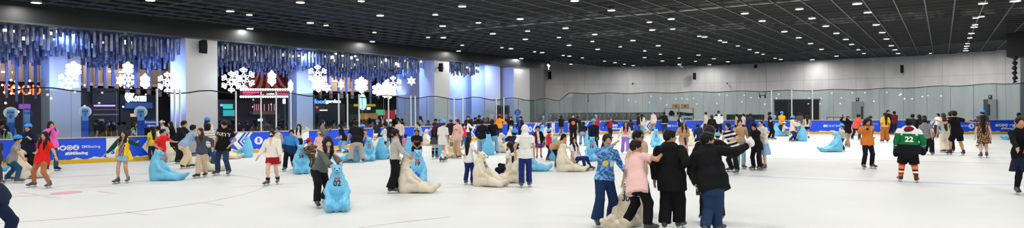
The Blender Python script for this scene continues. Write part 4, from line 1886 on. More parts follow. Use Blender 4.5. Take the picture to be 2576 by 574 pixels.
# carousel marquee
D = DF + 8
r = empty('carousel', tuple(facade(670, 260, D)))
r.location.z = 0
inv = Matrix.Translation(-Vector(r.location))
tag(r, 'pink and cream striped carousel with rows of round bulbs behind the glass', 'carousel')
pr = [fbox('fascia', 604, 740, 229, 246, D, mat('carousel_fascia', (60, 20, 40), rough=.4), .3, r)]
for (a, b_, y) in ((612, 652, 231), (612, 652, 236), (612, 652, 241), (693, 732, 230), (693, 732, 235), (693, 732, 240)):
    pr.append(fbox('stripe', a, b_, y, y + 3, D - .06, emis('pink_neon', (255, 60, 120), 1.4), .05, r))
pr.append(fbox('tube_light', 672, 690, 235, 238, D - .08, emis('cool_white', (235, 240, 255), 4), .05, r))
for row, y in enumerate((225.5, 243.5)):
    mb = MB()
    for k in range(21):
        px = 606 + k * 6.2
        p = facade(px, y + (.0 if row == 0 else .0) - .006 * k, D - .1)
        mb.tube([p + Vector((0, 0, .07)), p, p - Vector((0, 0, .07))], [.04, .085, .04], 8)
    o = mb.build('bulb_row', emis('bulb_warm', (255, 238, 200), 6), r, True)
    pr.append(o)
mb = MB()
mb2 = MB()
zc_ = facade(670, 226, D).z
zt_ = facade(690, 178, D).z
for k in range(12):
    x0, x1 = 590 + k * 13, 590 + (k + 1) * 13
    tgt = mb if k % 2 else mb2
    p0, p1 = facade(x0, 226, D), facade(x1, 226, D)
    q0, q1 = facade(640 + k * 5, 182, D + 2), facade(640 + (k + 1) * 5, 182, D + 2)
    p0.z = p1.z = zc_
    q0.z = q1.z = zt_
    m0, m1 = (p0 + q0) / 2 - Vector((0, 0, .25)), (p1 + q1) / 2 - Vector((0, 0, .25))
    tgt.face([p0, p1, m1, m0]).face([m0, m1, q1, q0])
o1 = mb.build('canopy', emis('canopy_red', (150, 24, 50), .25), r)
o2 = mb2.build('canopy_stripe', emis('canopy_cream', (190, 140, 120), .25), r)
pr += [o1, o2]
pr.append(fbox('back_wall', 596, 742, 246, 330, D + 1.5, mat('carousel_inner', (46, 46, 60), rough=.6), .2, r))
mb = MB()
for px in (640, 645, 650, 655, 665, 676, 683, 690):
    p, q = facade(px, 262, D + .6), facade(px, 279, D + .6)
    mb.tube([p, q], .025, 5)
pr.append(mb.build('pole', emis('pink_pole', (240, 150, 170), .9), r))
pr.append(fbox('plinth', 636, 694, 280, 288, D + .5, mat('plinth_tan', (120, 96, 84), rough=.6), .3, r))
for o in pr:
    o.matrix_parent_inverse = inv
D = DF + 7
for i, (px, y, w_, h_, c, lb) in enumerate(((716, 255, 5, 12, (250, 250, 255), 'white crescent sign glowing right of the carousel'), (746, 287, 11, 4, (255, 240, 210), 'oval warm lamp beside the blue-lit pillar'),
                                            (772, 292, 3, 22, (255, 250, 240), 'short upright white light tube behind the glass'), (656, 302, 10, 6, (150, 190, 250), 'small pale blue screen low behind the glass'))):
    o = fbox('glowing_sign' if i != 1 else 'wall_lamp', px - w_ / 2, px + w_ / 2, y - h_ / 2, y + h_ / 2, D, emis('sign_w%d' % i, c, 3), .1)
    tag(o, lb, 'sign' if i != 1 else 'lamp')

# round-headed blue totems between the barrier and the shops


def totem(px, ytop, r_px, col_head, num, label, D, yb=420, xpost=None):
    c = facade(px, ytop + r_px, D)
    sc_ = FPX / c.y
    rr = r_px / sc_
    r = empty('totem_sign', (c.x, c.y, 0))
    tag(r, label, 'sign')
    face = Vector((c.x, c.y, 0)).normalized()          # stands turned towards the middle of the rink
    ax = Vector((face.y, -face.x, 0))
    b = MB()
    b.prism([(rr * math.cos(t * math.pi / 16), rr * math.sin(t * math.pi / 16)) for t in range(32)], Vector((0, 0, c.z)), ax, (0, 0, 1), face * .06)
    b.build('round_head', col_head, r)
    b = MB().box((0, 0, c.z / 2 + .03), (rr * 1.02, .05, c.z + .06), ax, face)
    b.v = [(v[0] - face.x * .03, v[1] - face.y * .03, v[2]) for v in b.v]
    b.build('post', mat('totem_blue', (26, 84, 200), rough=.4), r)
    for (txt, sz, z, cc_) in (('STEP', .105, c.z - .0, (20, 60, 150)), (num, .19, c.z - .15, (20, 60, 150))):
        V, F = text_mesh(txt, sz, .004)
        b = MB()
        b.v = [tuple(ax * v[0] + Vector((0, 0, z + v[1])) - face * .064) for v in V]
        b.f = [tuple(f) for f in F]
        b.build('lettering', mat('totem_navy', cc_, rough=.5), r)
    b = MB().box((0, 0, c.z - .12), (rr * 1.0, .004, .5), ax, face)
    b.v = [(v[0] - face.x * .058, v[1] - face.y * .058, v[2]) for v in b.v]
    b.build('panel', mat('totem_pale', (110, 165, 225), rough=.5), r)
    return r


M_HEAD = mat('totem_head_white', (236, 240, 244), rough=.5)
totem(27, 269, 15, M_HEAD, '8', 'white round-headed blue totem sign at the far left behind the barrier', DF + 1.0)
totem(214, 267, 14, M_HEAD, '7', 'white round-headed blue totem sign right of the blue-lit square pillar', DF + .9)
totem(354, 267, 15, M_HEAD, '8', 'white round-headed blue totem sign beside the blue entrance board', DF + .9)
totem(68, 273, 12, mat('totem_head_navy', (30, 44, 110), rough=.5), '', 'dark navy round-headed totem sign behind the blue helmeted skater', DF + 1.4)
totem(1302, 275, 8, mat('totem_head_blue', (60, 100, 190), rough=.5), '6', 'small blue round-headed totem sign beside the far doorway', DF - .9)
c = facade(380, 312, DF + .6)
r = empty('entrance_board', (c.x, c.y, 0))
tag(r, 'blue board reading Entrance with a white arrow', 'sign')
f_ = Vector((c.x, c.y, 0)).normalized()
ax = Vector((f_.y, -f_.x, 0))
sc_ = FPX / c.y
b = MB().box((0, 0, c.z), (35 / sc_, .04, 20 / sc_), ax, f_)
b.build('board', mat('entrance_blue', (30, 70, 190), rough=.4), r)
V, F = text_mesh('Entrance', .135, .006)
b = MB()
b.v = [tuple(ax * v[0] + Vector((0, 0, c.z + .08 + v[1])) - f_ * .024) for v in V]
b.f = [tuple(f) for f in F]
b.build('lettering', M_WHITE, r)
b = MB()
pl = [(-.16, 0), (-.05, .07), (-.05, .025), (.16, .025), (.16, -.025), (-.05, -.025), (-.05, -.07)]
b.face([ax * x + Vector((0, 0, c.z - .08 + z)) - f_ * .024 for x, z in pl][::-1])
b.build('arrow', M_WHITE, r)
MB().tube([(0, 0, 0), (0, 0, c.z)], .02, 8).build('pole', M_WHITE_METAL, r)

# ------------------------------------------------------------------ glowing snowflakes
M_SNOW = emis('snowflake_glow', (236, 242, 255), 2.6)
M_WIRE = mat('thin_wire', (60, 64, 70), rough=.5)


def snowflake(px, py, R_px, style, yaw, label, D=DF - .8, sx=1.0):
    c = facade(px, py, D)
    sc_ = FPX / c.y
    R = R_px / sc_
    r = empty('snowflake_light', tuple(c))
    tag(r, label, 'snowflake light')
    f_ = Vector((c.x, c.y, 0)).normalized()
    f_ = Matrix.Rotation(math.radians(yaw), 3, 'Z') @ f_
    ax = Vector((f_.y, -f_.x, 0))

    def P(x, y):
        return ax * x * R + Vector((0, 0, y * R))
    b = MB()
    tr_ = R * (.046 if style == 'open' else .07)
    if style == 'star':      # filled-looking six-pointed star outline
        pts_ = []
        for k in range(12):
            rr = 1.0 if k % 2 == 0 else .52
            t = k * math.pi / 6 + math.pi / 2
            pts_.append(P(rr * math.cos(t), rr * math.sin(t)))
        b.tube(pts_ + pts_[:2], R * .12, 6)
        pts_ = [P(.3 * math.cos(k * math.pi / 6), .3 * math.sin(k * math.pi / 6)) for k in range(13)]
        b.tube(pts_, R * .14, 6)
        for k in range(6):
            t = k * math.pi / 3 + math.pi / 2
            b.tube([P(.3 * math.cos(t), .3 * math.sin(t)), P(.8 * math.cos(t), .8 * math.sin(t))], R * .12, 6)
    else:
        for k in range(6):
            t = k * math.pi / 3 + math.pi / 2
            u_ = (math.cos(t), math.sin(t))
            v_ = (-u_[1], u_[0])

            def Q(a, s_):
                return P(u_[0] * a + v_[0] * s_, u_[1] * a + v_[1] * s_)
            b.tube([Q(.12, 0), Q(.34, .12), Q(.52, .0), Q(.34, -.12), Q(.12, 0)], tr_, 6)
            for sg in (-1, 1):
                lp = [Q(.55, 0), Q(.66, sg * .22), Q(.78, sg * .30), Q(.86, sg * .22), Q(.78, sg * .12), Q(.72, 0)]
                b.tube(lp, tr_, 6)
            b.tube([Q(.5, 0), Q(.8, .0), Q(.9, .09), Q(1.0, 0), Q(.9, -.09), Q(.8, 0)], tr_, 6)
            if style == 'full':
                b.tube([Q(.1, .0), Q(.8, 0)], R * .1, 6)
                b.tube([Q(.45, .26), Q(.45, -.26)], R * .1, 6)
                b.tube([Q(.2, .1), Q(.6, .32)], R * .07, 6)
                b.tube([Q(.2, -.1), Q(.6, -.32)], R * .07, 6)
    b.build('light_frame', M_SNOW, r)
    MB().tube([(0, 0, R * .9), (0, 0, ZS - c.z)], .006, 4).build('hanging_wire', M_WIRE, r)
    return r


snowflake(185, 174, 20, 'full', 25, 'solid glowing snowflake upper one of the pair before the blue-lit pillar')
snowflake(172, 203, 25, 'open', 20, 'outlined glowing snowflake lower one of the pair before the blue-lit pillar', DF - .9)
snowflake(322, 172, 17, 'full', 40, 'solid glowing snowflake topmost of the cluster above the white shop sign')
snowflake(323, 200, 20, 'open', 45, 'outlined glowing snowflake just above the white shop sign', DF - .9)
snowflake(303, 203, 15, 'star', 50, 'small glowing star flake left of the cluster above the white shop sign')
snowflake(365, 205, 20, 'full', 55, 'solid narrow snowflake between shop sign and left pillar')
snowflake(421, 208, 27, 'open', 30, 'outlined glowing snowflake partly hidden at the edge of the broad pillar', DF + 1.5)
snowflake(582, 206, 27, 'open', 20, 'outlined glowing snowflake left of the pair beside the broad grey pillar')
snowflake(613, 198, 29, 'open', 8, 'outlined glowing snowflake right of the pair beside the broad grey pillar', DF - .9)
snowflake(684, 197, 20, 'full', 58, 'solid narrow glowing snowflake above the pink carousel')
snowflake(731, 217, 16, 'full', 66, 'very narrow glowing snowflake left of the second blue-lit pillar')
snowflake(799, 188, 25, 'open', 4, 'large crisp outlined glowing snowflake before the second blue-lit pillar')
snowflake(801, 212, 20, 'full', 30, 'solid glowing snowflake hanging below the large crisp outlined one', DF - 1.1)
snowflake(822, 221, 12, 'star', 15, 'small glowing star flake beside the large crisp outlined snowflake')
snowflake(858, 213, 12, 'star', 48, 'small glowing star flake alone between two larger snowflakes')
snowflake(909, 214, 21, 'full', 34, 'solid glowing snowflake alone above the round green emblem')
snowflake(952, 226, 17, 'full', 10, 'solid round snowflake leftmost in the dense cluster near the far pillar', DF - .3)
snowflake(968, 226, 20, 'full', 20, 'solid glowing snowflake second in the dense cluster near the far pillar', DF - 1.15)
snowflake(979, 229, 20, 'full', 15, 'solid glowing snowflake lowest in the dense cluster near the far pillar', DF - 1.7)
snowflake(989, 214, 23, 'open', 10, 'outlined glowing snowflake topmost in the dense cluster near the far pillar', DF - .7)
snowflake(1035, 204, 11, 'star', 10, 'small glowing star flake nearest the far grey pillar')
p = facade(911, 257, DF + 5)
b = MB()
b.prism([(.34 * math.cos(t * math.pi / 12), .55 * math.sin(t * math.pi / 12)) for t in range(24)], p, U1, (0, 0, 1), U2 * .08)
tag(b.build('oval_sign', emis('mint_glow', (190, 250, 240), 1.6)), 'oval mint green glowing emblem below a snowflake', 'sign')

# ------------------------------------------------------------------ things along the back wall


def speaker(p, d, hgt_, w_, label):
    r = empty('wall_speaker', tuple(p))
    tag(r, label, 'speaker')
    q = Vector((-d.y, d.x, 0))
    b = MB()
    n = 6
    prof = [(-w_ * .5 - .04 * math.sin(math.pi * i / n), -hgt_ / 2 + hgt_ * i / n) for i in range(n + 1)]
    poly = [(x + w_ * .1, z) for x, z in prof] + [(w_ * .5, hgt_ / 2 - .04), (w_ * .5, -hgt_ / 2 + .04)]
    b.prism(poly, -d * w_ / 2, q, (0, 0, 1), d * w_)
    b.build('cabinet', M_BLACK, r)
    MB().box(q * (w_ * .5 + .06), (.06, .2, .12), d, q).build('bracket', M_DARK, r)
    MB().box(-q * (w_ * .5 + .0), (w_ * .8, .02, hgt_ * .86), d, q).build('grille', mat('speaker_grille', (10, 10, 11), rough=.9), r)


for px, y, hh_, lb in ((511, 118, 34, 'black speaker high on the broad grey pillar'), (1109, 170, 22, 'black speaker on the face of the second tall grey pillar')):
    p = facade(px, y, DF - .3)
    speaker(p, U1, hh_ * p.y / FPX, 14 * p.y / FPX if px < 600 else 8 * p.y / FPX, lb)
for px, y, hh_, lb in ((1383, 190, 19, 'black speaker at the left end of the curved back wall'), (1747, 192, 17, 'black speaker in the middle of the curved back wall'),
                       (2269, 174, 20, 'black speaker high on the right part of the curved back wall')):
    Y = wallY(px) - .45
    p = at(px, y, Y)
    pa, pb = at(px - 20, y, wallY(px - 20)), at(px + 20, y, wallY(px + 20))
    d = Vector((pb.x - pa.x, pb.y - pa.y, 0)).normalized()
    speaker(p, d, hh_ * Y / FPX, 7 * Y / FPX, lb)

# locker cabinets
M_LOCK = mat('locker_grey', (98, 98, 94), rough=.5)
M_LOCKD = mat('locker_door', (112, 112, 108), rough=.45)
M_TAG_Y = mat('locker_tag_yellow', (215, 195, 120), rough=.5)
M_TAG_W = mat('locker_tag_white', (220, 222, 222), rough=.5)
lk = [1378 + i * 41.5 for i in range(7)]
for i, px in enumerate(lk):
    bx, c, d, q, L, zb, zt = wall_box('x', px, px + 41.5, 283.5, 303, None, .5, .05, pull=9.0)
    zt = 1.52
    r = empty('locker_cabinet', (c.x, c.y, -.03))
    tag(r, 'low grey locker cabinet in the row along the far wall behind the barrier', 'locker', 'grey lockers along the far wall')
    MB().box((0, 0, zt / 2), (L - .01, .5, zt), d, q).build('cabinet', M_LOCK, r)
    nd_ = 4
    for a in range(nd_):
        for b_ in range(3):
            cx = (-L / 2 + L * (a + .5) / nd_)
            z_ = zt * (b_ + .5) / 3
            dr = MB().box(d * cx - q * .262 + Vector((0, 0, z_)), (L / nd_ - .04, .024, zt / 3 - .04), d, q).build('door', M_LOCKD, r)
            MB().box(d * (cx + L / nd_ * .25) - q * .285 + Vector((0, 0, z_ + .04)), (.06, .02, .10), d, q).build('latch', M_TAG_Y if (a + b_) % 2 else M_TAG_W, dr)

# steel shelf with boxes and bags
P_ = 8.8
bx, c, d, q, L, zb, zt = wall_box('x', 1672, 1745, 272.5, 303, None, .6, .1, pull=P_)
r = empty('steel_shelf', (c.x, c.y, -.03))
tag(r, 'grey steel shelf unit holding boxes and bags behind the barrier', 'shelf')
SH = zt + .03
for a in (-1, 0, 1):
    for b_ in (-1, 1):
        MB().box(d * a * L / 2 * .99 + q * b_ * .28 + Vector((0, 0, SH / 2)), (.06, .05, SH), d, q).build('upright', mat('shelf_steel', (140, 142, 142), rough=.4), r)
for z_ in (.25, .72, 1.2, SH - .03):
    MB().box(Vector((0, 0, z_)), (L, .6, .05), d, q).build('shelf_board', mat('shelf_steel', (140, 142, 142), rough=.4), r)
sx = lambda px: (px - 1708.5) / 73.0 * L
M_CARD = mat('cardboard', (196, 148, 96), rough=.8)
for px, w_, lb in ((1701, .62, 'cardboard carton on top of the steel shelf, left one'), (1724, .66, 'cardboard carton on top of the steel shelf, right one')):
    e = empty('cardboard_box', tuple(Vector((c.x, c.y, SH - .03)) + d * sx(px)))
    MB().box((0, 0, .17), (w_, .4, .34), d, q).build('carton', M_CARD, e)
    MB().box((0, 0, .342), (w_, .06, .004), d, q).build('tape', mat('tape_brown', (150, 106, 60), rough=.4), e)
    V, F = disc_vf(.09, 12)
    b = MB()
    b.v = [tuple(d * v[0] - q * .202 + Vector((0, 0, .17 + v[1]))) for v in V]
    b.f = F
    b.build('print', mat('print_brown', (140, 90, 50), rough=.7), e)
    tag(e, lb, 'box')
f = Field(.03, .05)
f.ell((0, 0, .16), (.26, .18, .2))
f.ell((0, 0, .3), (.18, .14, .14))
f.cut((0, 0, 0), (0, 0, -1))
V_, Q_ = f.mesh()
tag(link('backpack', new_mesh('backpack', V_, Q_, M_CLOTH, cols_of(V_, (30, 30, 34))), None, Vector((c.x, c.y, 1.2)) + d * sx(1690)), 'black rounded backpack on the upper board of the steel shelf', 'bag')
f = Field(.03, .05)
f.cone((-.6, 0, .2), (.3, 0, .1), .14, .12)
f.cone((.2, 0, .1), (.65, .05, .12), .13, .08)
f.cut((0, 0, 0), (0, 0, -1))
V_, Q_ = f.mesh()
tag(link('duffel_bag', new_mesh('duffel_bag', V_, Q_, M_CLOTH, cols_of(V_, (48, 46, 46))), None, Vector((c.x, c.y, 1.2)) + d * sx(1725)), 'dark slumped duffel bag on the upper board of the steel shelf', 'bag')
f = Field(.03, .05)
f.ell((0, 0, .14), (.4, .24, .15))
f.cut((0, 0, 0), (0, 0, -1))
V_, Q_ = f.mesh()
tag(link('blue_bag', new_mesh('blue_bag', V_, Q_, M_CLOTH, cols_of(V_, (40, 120, 200))), None, Vector((c.x, c.y, .745)) + d * sx(1730)), 'bright blue bag lying on the lower board of the steel shelf', 'bag')

# long black bench sofa
bx, c, d, q, L, zb, zt = wall_box('x', 1822, 1917, 288, 303, None, .7, .4, pull=7)
r = empty('bench_sofa', (c.x, c.y, -.03))
tag(r, 'long low black sofa bench behind the barrier', 'sofa')
for k in range(5):
    x = -L / 2 + L * (k + .5) / 5
    MB().box(d * x + q * .26 + Vector((0, 0, zt * .62)), (L / 5 - .03, .2, zt * .78), d, q).build('backrest', mat('black_leather', (36, 36, 38), rough=.4), r)
    MB().box(d * x - q * .06 + Vector((0, 0, .36)), (L / 5 - .03, .6, .2), d, q).build('seat', mat('black_leather', (36, 36, 38), rough=.4), r)
for a in (-1, 1):
    MB().box(d * a * L * .48 + Vector((0, 0, .14)), (.08, .5, .28), d, q).build('leg', M_DARK, r)

# dark opening, doors, signs on the wall
bx, *_ = wall_box('x', 1948, 2059, 251, 318, None, .25, -.1)
tag(bx.build('door_1', mat('opening_black', (12, 12, 14), rough=.6)), 'wide dark opening in the curved back wall', kind='structure')
bx, *_ = wall_box('x', 1945, 2062, 249.3, 251.5, None, .3, -.1)
tag(bx.build('trim_4', mat('frame_grey', (110, 112, 112), rough=.5)), kind='structure')
bx, c, d, q, L, zb, zt = wall_box('x', 2143, 2172, 256, 318, None, .2, -.08)
tag(bx.build('door_2', mat('door_grey', (170, 171, 168), rough=.5)), 'pale grey door in the back wall under a small sign', kind='structure')
bx, *_ = wall_box('x', 2166, 2171, 268, 300, None, .22, -.08)
tag(bx.build('window_1', mat('door_glass_dark', (60, 64, 66), rough=.3)), kind='structure')
bx, *_ = wall_box('x', 2476, 2506, 250, 318, None, .2, -.08)
tag(bx.build('door_3', mat('door_grey', (170, 171, 168), rough=.5)), 'grey door in the right part of the back wall', kind='structure')
bx, *_ = wall_box('x', 2474, 2484, 250, 318, None, .24, -.08)
tag(bx.build('trim_5', mat('door_recess', (92, 96, 98), rough=.5)), kind='structure')
bx, *_ = wall_box('x', 2485, 2489, 262, 290, None, .26, -.08)
tag(bx.build('window_2', mat('door_glass_dark', (60, 64, 66), rough=.3)), kind='structure')
for px, y0, y1, lb in ((2157, 246, 255, 'small dark square sign above the pale door'), (2490, 239, 249, 'small dark square sign above the right-hand grey door')):
    bx, c, d, q, L, zb, zt = wall_box('x', px - 4, px + 4, y0, y1, None, .06, .0)
    o = bx.build('door_sign', mat('sign_dark', (60, 62, 62), rough=.5))
    tag(o, lb, 'sign')
    zz = (zb + zt) / 2
    b = MB().box(c - q * .035 + Vector((0, 0, zz + .03)), (L * .3, .01, (zt - zb) * .45), d, q)
    b.tube([c - q * .035 + Vector((0, 0, zz + (zt - zb) * .32)), c - q * .045 + Vector((0, 0, zz + (zt - zb) * .32))], L * .1, 8)
    b.build('pictogram', M_WHITE, o)
bx, c, d, q, L, zb, zt = wall_box('x', 2103, 2108, 259, 264, None, .06, .0)
o = bx.build('alarm_box', mat('alarm_red', (120, 60, 56), rough=.4))
tag(o, 'tiny dull red alarm box on the back wall', 'alarm')
# camera housings
for px, y, lb in ((1900, 167.5, 'small black camera box under the ceiling edge'), (1592, 210, 'tiny dark sensor on the middle of the back wall'), (1829, 210, 'tiny pale sensor on the back wall left of the hanging bracket')):
    bx, c, d, q, L, zb, zt = wall_box('x', px - (3 if y < 200 else 1.5), px + (3 if y < 200 else 1.5), y - (5 if y < 200 else 1.5), y + (4 if y < 200 else 1.5), None, .16, .0)
    tag(bx.build('camera' if y < 200 else 'sensor', M_DARK), lb, 'camera' if y < 200 else 'sensor')
# hanging bracket with two spotlights, on a rod from the ceiling
c = at(1918, 240, 42)
r = empty('hanging_bracket', tuple(c))
tag(r, 'dark hanging bracket with two small spotlights on a thin rod', 'spotlight')
tp = at(1927, 168, 42)
tp.z = ZC
MB().tube([Vector((tp.x - c.x, 0, 0)), Vector((tp.x - c.x, 0, ZC - c.z))], .012, 5).build('rod', M_DARK, r)
MB().box((0, 0, -.0), (.42, .06, .05)).build('crossbar', M_DARK, r)
for sx_ in (-1, 1):
    MB().tube([(sx_ * .19, 0, .2), (sx_ * .19, 0, -.02)], .02, 6).build('hanger', M_DARK, r)
    MB().tube([(sx_ * .17, 0, -.0), (sx_ * .17, -.04, -.16)], [.05, .065], 10).build('lamp_head', M_BLACK, r)
# short hanging cable end near the left of the back glass
p, d, q = path_at(path_px(1480))
tag(MB().tube([p + Vector((0, 0, 2.95)), p + Vector((0, 0, 2.5)), p + Vector((0, 0, 2.35))], [.015, .015, .05], 8).build('hanging_microphone', M_BLACK),
    'short black lead with a plug hanging from the glass top', 'cable')
# white lever-like fitting under the ceiling edge
p = at(1712, 166, 47)
tag(MB().tube([p + Vector((-.2, 0, .1)), p, p + Vector((.16, 0, -.14))], .03, 6).tube([p, p + Vector((.1, 0, .25))], .02, 6).build('ceiling_fitting', M_WHITE_METAL), 'small white bent arm fitting hanging at the ceiling edge', 'fitting')
p = facade(1380, 165, DF - .3)
tag(MB().tube([p + Vector((-.1, 0, .1)), p + Vector((.1, 0, -.1))], .1, 6).tube([p, p + Vector((.0, 0, -.35))], .04, 6).build('spotlight', emis('spot_glow', (250, 250, 255), 2)), 'small white spotlight at the end of the black bulkhead', 'spotlight')
# dark box and twisted cable at the right
A = at(2532, 124, 36)
B_ = at(2700, 124, 34)
d = Vector((B_.x - A.x, B_.y - A.y, 0)).normalized()
q = Vector((-d.y, d.x, 0))
c = (A + B_) / 2
zt, zb = at(2553, 104, 36).z, at(2553, 143, 36).z
tag(MB().box(Vector((c.x, c.y, (ZROOF + zb) / 2)) + q * .8, ((B_ - A).length, 1.6, ZROOF - zb), d, q).build('wall_ceiling_box', M_BLACK), kind='structure')
pts = [at(2553 + 1.2 * math.sin(k * 1.3), 143 + k * 3.2, 35.6) for k in range(21)]
tag(MB().tube(pts, [.09 + .05 * math.sin(k * 1.6) for k in range(21)], 8).build('bundled_cable', M_BLACK, smooth=True), 'thick twisted black cable bundle hanging from the dark ceiling box', 'cable')
bx, *_ = wall_box('x', 2567, 2600, 105, 330, None, .8, .3)
tag(bx.build('wall_column', mat('column_blue_grey', (96, 104, 112), rough=.5)), kind='structure')
# barrier-side red railing seen over the boards
bx, c, d, q, L, zb, zt = wall_box('x', 2080, 2130, 295, 303, None, .1, 3)
r = empty('red_railing', (c.x, c.y, -.03))
tag(r, 'low dull red railing behind the barrier left of the pale door', 'railing')
zt += .0
MB().box((0, 0, zt + .03), (L, .05, .05), d, q).build('rail', mat('rail_red', (130, 60, 60), rough=.4), r)
MB().box((0, 0, zt * .6), (L, .04, .04), d, q).build('rail', mat('rail_red', (130, 60, 60), rough=.4), r)
for k in range(4):
    MB().box(d * (-L / 2 + L * k / 3) + Vector((0, 0, zt / 2)), (.05, .05, zt), d, q).build('post', mat('rail_red', (130, 60, 60), rough=.4), r)
# doorway beyond the pillars
o = fbox('door_4', 1254, 1282, 265, 330, DF - .75, mat('doorframe_dark', (70, 74, 76), rough=.4), .3)
tag(o, 'dark doorway beside the small blue totem', kind='structure')
o = fbox('window_3', 1258, 1278, 269, 330, DF - .8, mat('doorway_black', (26, 28, 30), rough=.3), .1)
tag(o, kind='structure')
# counter low wall behind the left glass
o = fbox('low_wall', -60, 108, 356, 420, DF + 2.2, mat('low_wall_grey', (48, 56, 76), rough=.5), .2)
tag(o, 'low dark grey-blue counter wall at the far left behind the barrier', 'counter')

# lamps on the wall behind the camera; they show as points of light in the far glass
rr_ = random.Random(21)
for i in range(46):
    e = empty('wall_lamp', (-12 + i * 1.25 + rr_.uniform(-.7, .7), -13.36, rr_.choice((2.35, 2.7, 3.0, 3.3, 3.7)) + rr_.uniform(-.15, .15)))
    MB().tube([(0, 0, 0), (0, .10, 0)], [.06, .10], 12).build('shade', M_CAN, e, True)
    MB().tube([(0, .09, 0), (0, .12, 0)], .10, 12).build('bulb', emis('wall_lamp_glow', (255, 250, 240), 16), e)
    tag(e, 'round white lamp showing as a point of light in the far glass', 'lamp', 'lamps mirrored in the far glass')

# ------------------------------------------------------------------ bear-shaped skating aids
BLUE = (112, 194, 230)
CREAM = (226, 216, 192)


def bear_material(name, c, dirt, amt):
    return mat(name, c, rough=.32, spec=.45, noise=(5, dirt, .52, amt), bump=(14, .003))


M_BEAR = {'blue': bear_material('bear_blue_plastic', BLUE, (90, 176, 216), .8), 'cream': bear_material('bear_cream_plastic', CREAM, (196, 182, 152), .85)}


def bear_mesh(vox):
    f = Field(vox, .07)
    sd = (1, 0, 0)
    # x lateral, -y forward, z up ; the back at y = +.2
    f.cone((0, .0, .12), (0, .01, .34), .250, .228, dv=(0, 1, 0), ratio=1.22, k=.04)
    f.cone((0, .01, .34), (0, .03, .60), .218, .140, dv=(0, 1, 0), ratio=1.12)
    f.cone((0, .03, .58), (0, .0, .70), .118, .084)
    f.ell((0, -.01, .775), (.102, .112, .092), k=.03)
    f.cone((0, -.07, .765), (0, -.172, .742), .058, .042, k=.03)
    for g in (-1, 1):
        f.ell((g * .080, .01, .85), (.034, .02, .036), k=.01)
        f.cone((g * .150, -.04, .50), (g * .205, -.15, .34), .056, .052, k=.04)
        f.cone((g * .205, -.15, .34), (g * .155, -.29, .24), .052, .056, k=.04)
        f.cone((g * .13, -.14, .13), (g * .135, -.40, .125), .118, .108, k=.05)
        f.cone((g * .135, -.40, .125), (g * .14, -.62, .08), .108, .078, k=.05)
        f.cone((g * .14, -.62, .075), (g * .15, -.77, .17), .070, .048, k=.04)
    f.cone((0, -.1, .08), (0, -.60, .05), .12, .06, k=.05)
    f.cut((0, 0, 0), (0, 0, -1))
    return f.mesh()


BEAR_ME = {}
BEAR_VQ = {}
for vx in (.012, .02):
    V_, Q_ = bear_mesh(vx)
    BEAR_VQ[vx] = (V_, Q_)
    for cn in ('blue', 'cream'):
        BEAR_ME[(cn, vx)] = new_mesh('bear', V_, Q_, M_BEAR[cn])
BEAR_BVH = BVHTree.FromPolygons([tuple(v) for v in BEAR_VQ[.012][0]], [tuple(int(i) for i in q) for q in BEAR_VQ[.012][1]])


def on_bear(V, F, x, z, m, name, lift=.004):
    out = []
    for v in V:
        h_ = BEAR_BVH.ray_cast(Vector((x + v[0], -1.2, z + v[1])), Vector((0, 1, 0)), 2)
        p = h_[0] if h_[0] is not None else Vector((x + v[0], -.2, z + v[1]))
        out.append((p.x, p.y - lift, p.z))
    me = bpy.data.meshes.new(name)
    me.from_pydata(out, [], [tuple(f) for f in F])
    me.materials.append(m)
    return me


def grid_vf(poly_fn, n=8, m=4):
    V, F = [], []
    for i in range(n + 1):
        for j in range(m + 1):
            V.append(poly_fn(i / n, j / m))
    for i in range(n):
        for j in range(m):
            a = i * (m + 1) + j
            F.append((a, a + m + 1, a + m + 2, a + 1))
    return V, F


EYE_ME = [on_bear(*disc_vf(.013, 10), g * .045, .795, mat('bear_eye', (18, 18, 22), rough=.3), 'eye', .003) for g in (-1, 1)]
NOSE_ME = on_bear([Vector((a * .02, b_ * .012, 0)) for a, b_ in ((0, 0), (1, .3), (.6, 1), (-.6, 1), (-1, .3), (-.5, -.8), (.5, -.8))], [(0, 1, 2), (0, 2, 3), (0, 3, 4), (0, 4, 5), (0, 5, 6), (0, 6, 1)], 0, .762,
                  mat('bear_nose', (34, 34, 44), rough=.3), 'nose', .004)
mv, mf = grid_vf(lambda a, b_: ((a - .5) * .07, (.014 * (2 * a - 1) ** 2) + (b_ - .5) * .007, 0), 10, 1)
MOUTH_ME = on_bear(mv, mf, 0, .718, mat('bear_mouth', (40, 40, 60), rough=.4), 'mouth', .004)
bw, bf = grid_vf(lambda a, b_: ((a - .5) * .105, (b_ - .5) * (.016 + .046 * abs(2 * a - 1)), 0), 10, 3)
BOW_ME = {'blue': on_bear(bw, bf, 0, .595, mat('bow_red', (222, 40, 60), rough=.4), 'bow_tie', .008), 'cream': on_bear(bw, bf, 0, .595, mat('bow_green', (16, 122, 70), rough=.4), 'bow_tie', .008)}
M_NUM = mat('number_black', (24, 30, 44), rough=.4)


